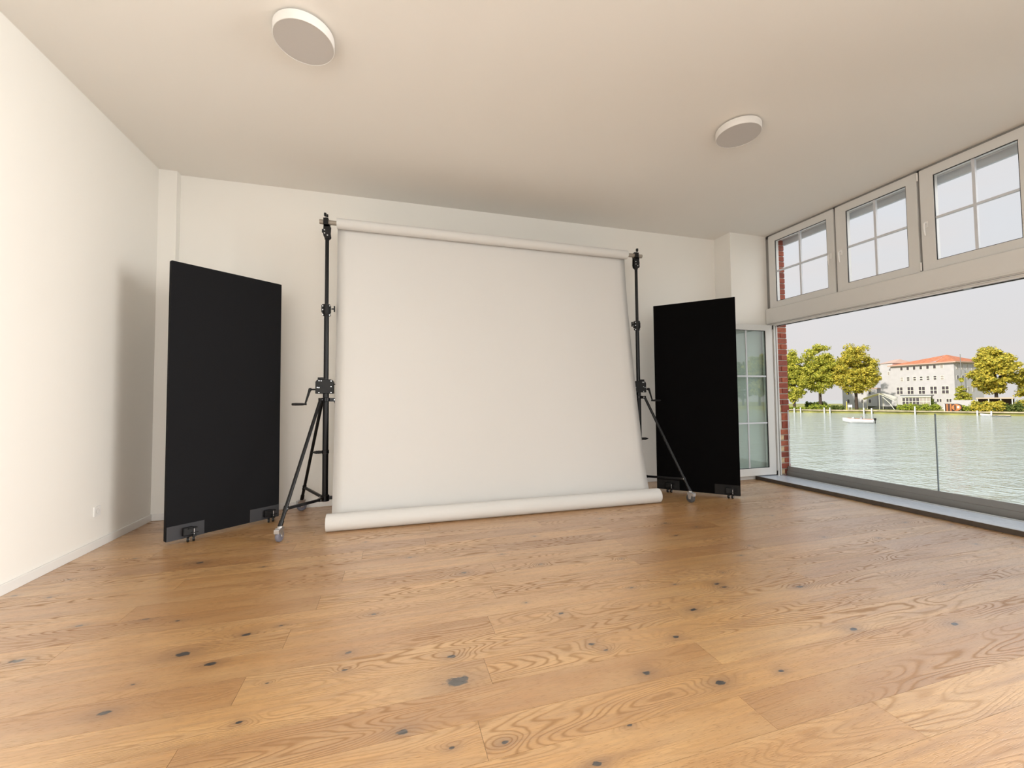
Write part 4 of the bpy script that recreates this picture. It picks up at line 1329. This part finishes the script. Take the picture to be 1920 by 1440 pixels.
def sitter(name, label, loc, rz, shirt):
    """one seated body grown from a skeleton"""
    me = bpy.data.meshes.new(name)
    V = [(0, 0, .12), (0, 0, .38), (.02, 0, .58), (.03, 0, .68), (.05, 0, .80), (.04, 0, .92), (.02, .20, .56), (.10, .27, .34), (.30, .20, .34), (.02, -.20, .56), (.10, -.27, .34), (.30, -.20, .34),
         (.02, .10, .10), (.42, .12, .14), (.45, .12, -.28), (.55, .12, -.30), (.02, -.10, .10), (.42, -.12, .14), (.45, -.12, -.28), (.55, -.12, -.30)]
    E_ = [(0, 1), (1, 2), (2, 3), (3, 4), (4, 5), (2, 6), (6, 7), (7, 8), (2, 9), (9, 10), (10, 11), (0, 12), (12, 13), (13, 14), (14, 15), (0, 16), (16, 17), (17, 18), (18, 19)]
    Rr = [.15, .15, .14, .055, .10, .085, .075, .05, .04, .075, .05, .04, .09, .075, .055, .05, .09, .075, .055, .05]
    me.from_pydata(V, E_, [])
    o = link(name, me)
    sk = o.modifiers.new('skin', 'SKIN')
    for i, sv in enumerate(me.skin_vertices[0].data):
        sv.radius = (Rr[i], Rr[i])
    me.skin_vertices[0].data[0].use_root = True
    o.modifiers.new('smooth', 'SUBSURF').levels = 1
    me.materials.append(shirt)
    o.location = loc
    o.rotation_euler = (0, 0, rz)
    return tag(o, label, 'person', 'people in the motorboat')
Rb = Matrix.Rotation(D(118), 3, 'Z')
p1 = mbp + Rb @ Vector((-.68, .4, .55))
p2 = mbp + Rb @ Vector((-.68, -.4, .55))
def cloth_mat(name, shirt):
    m, t, b = new_mat(name)
    tc = nd(t, 'ShaderNodeTexCoord')
    sp = nd(t, 'ShaderNodeSeparateXYZ')
    t.links.new(tc.outputs['Object'], sp.inputs[0])
    c = ramp(t, mth(t, 'ADD', mth(t, 'MULTIPLY', sp.outputs[2], .6), .3), [(0.0, (0.05, 0.06, 0.10)), (.40, (0.05, 0.06, 0.10)), (.41, shirt), (.69, shirt), (.70, (0.55, 0.36, 0.28)), (.82, (0.55, 0.36, 0.28)), (.84, (0.06, 0.04, 0.03))])
    t.links.new(c, b.inputs['Base Color'])
    b.inputs['Roughness'].default_value = .8
    return m
sitter('person', 'person in a pale shirt sitting in the motorboat at the helm', p1, D(118), cloth_mat('pale_shirt', (0.62, 0.66, 0.75)))
sitter('person', 'person in a dark top sitting in the motorboat beside the helm', p2, D(118), cloth_mat('dark_top', (0.06, 0.06, 0.08)))
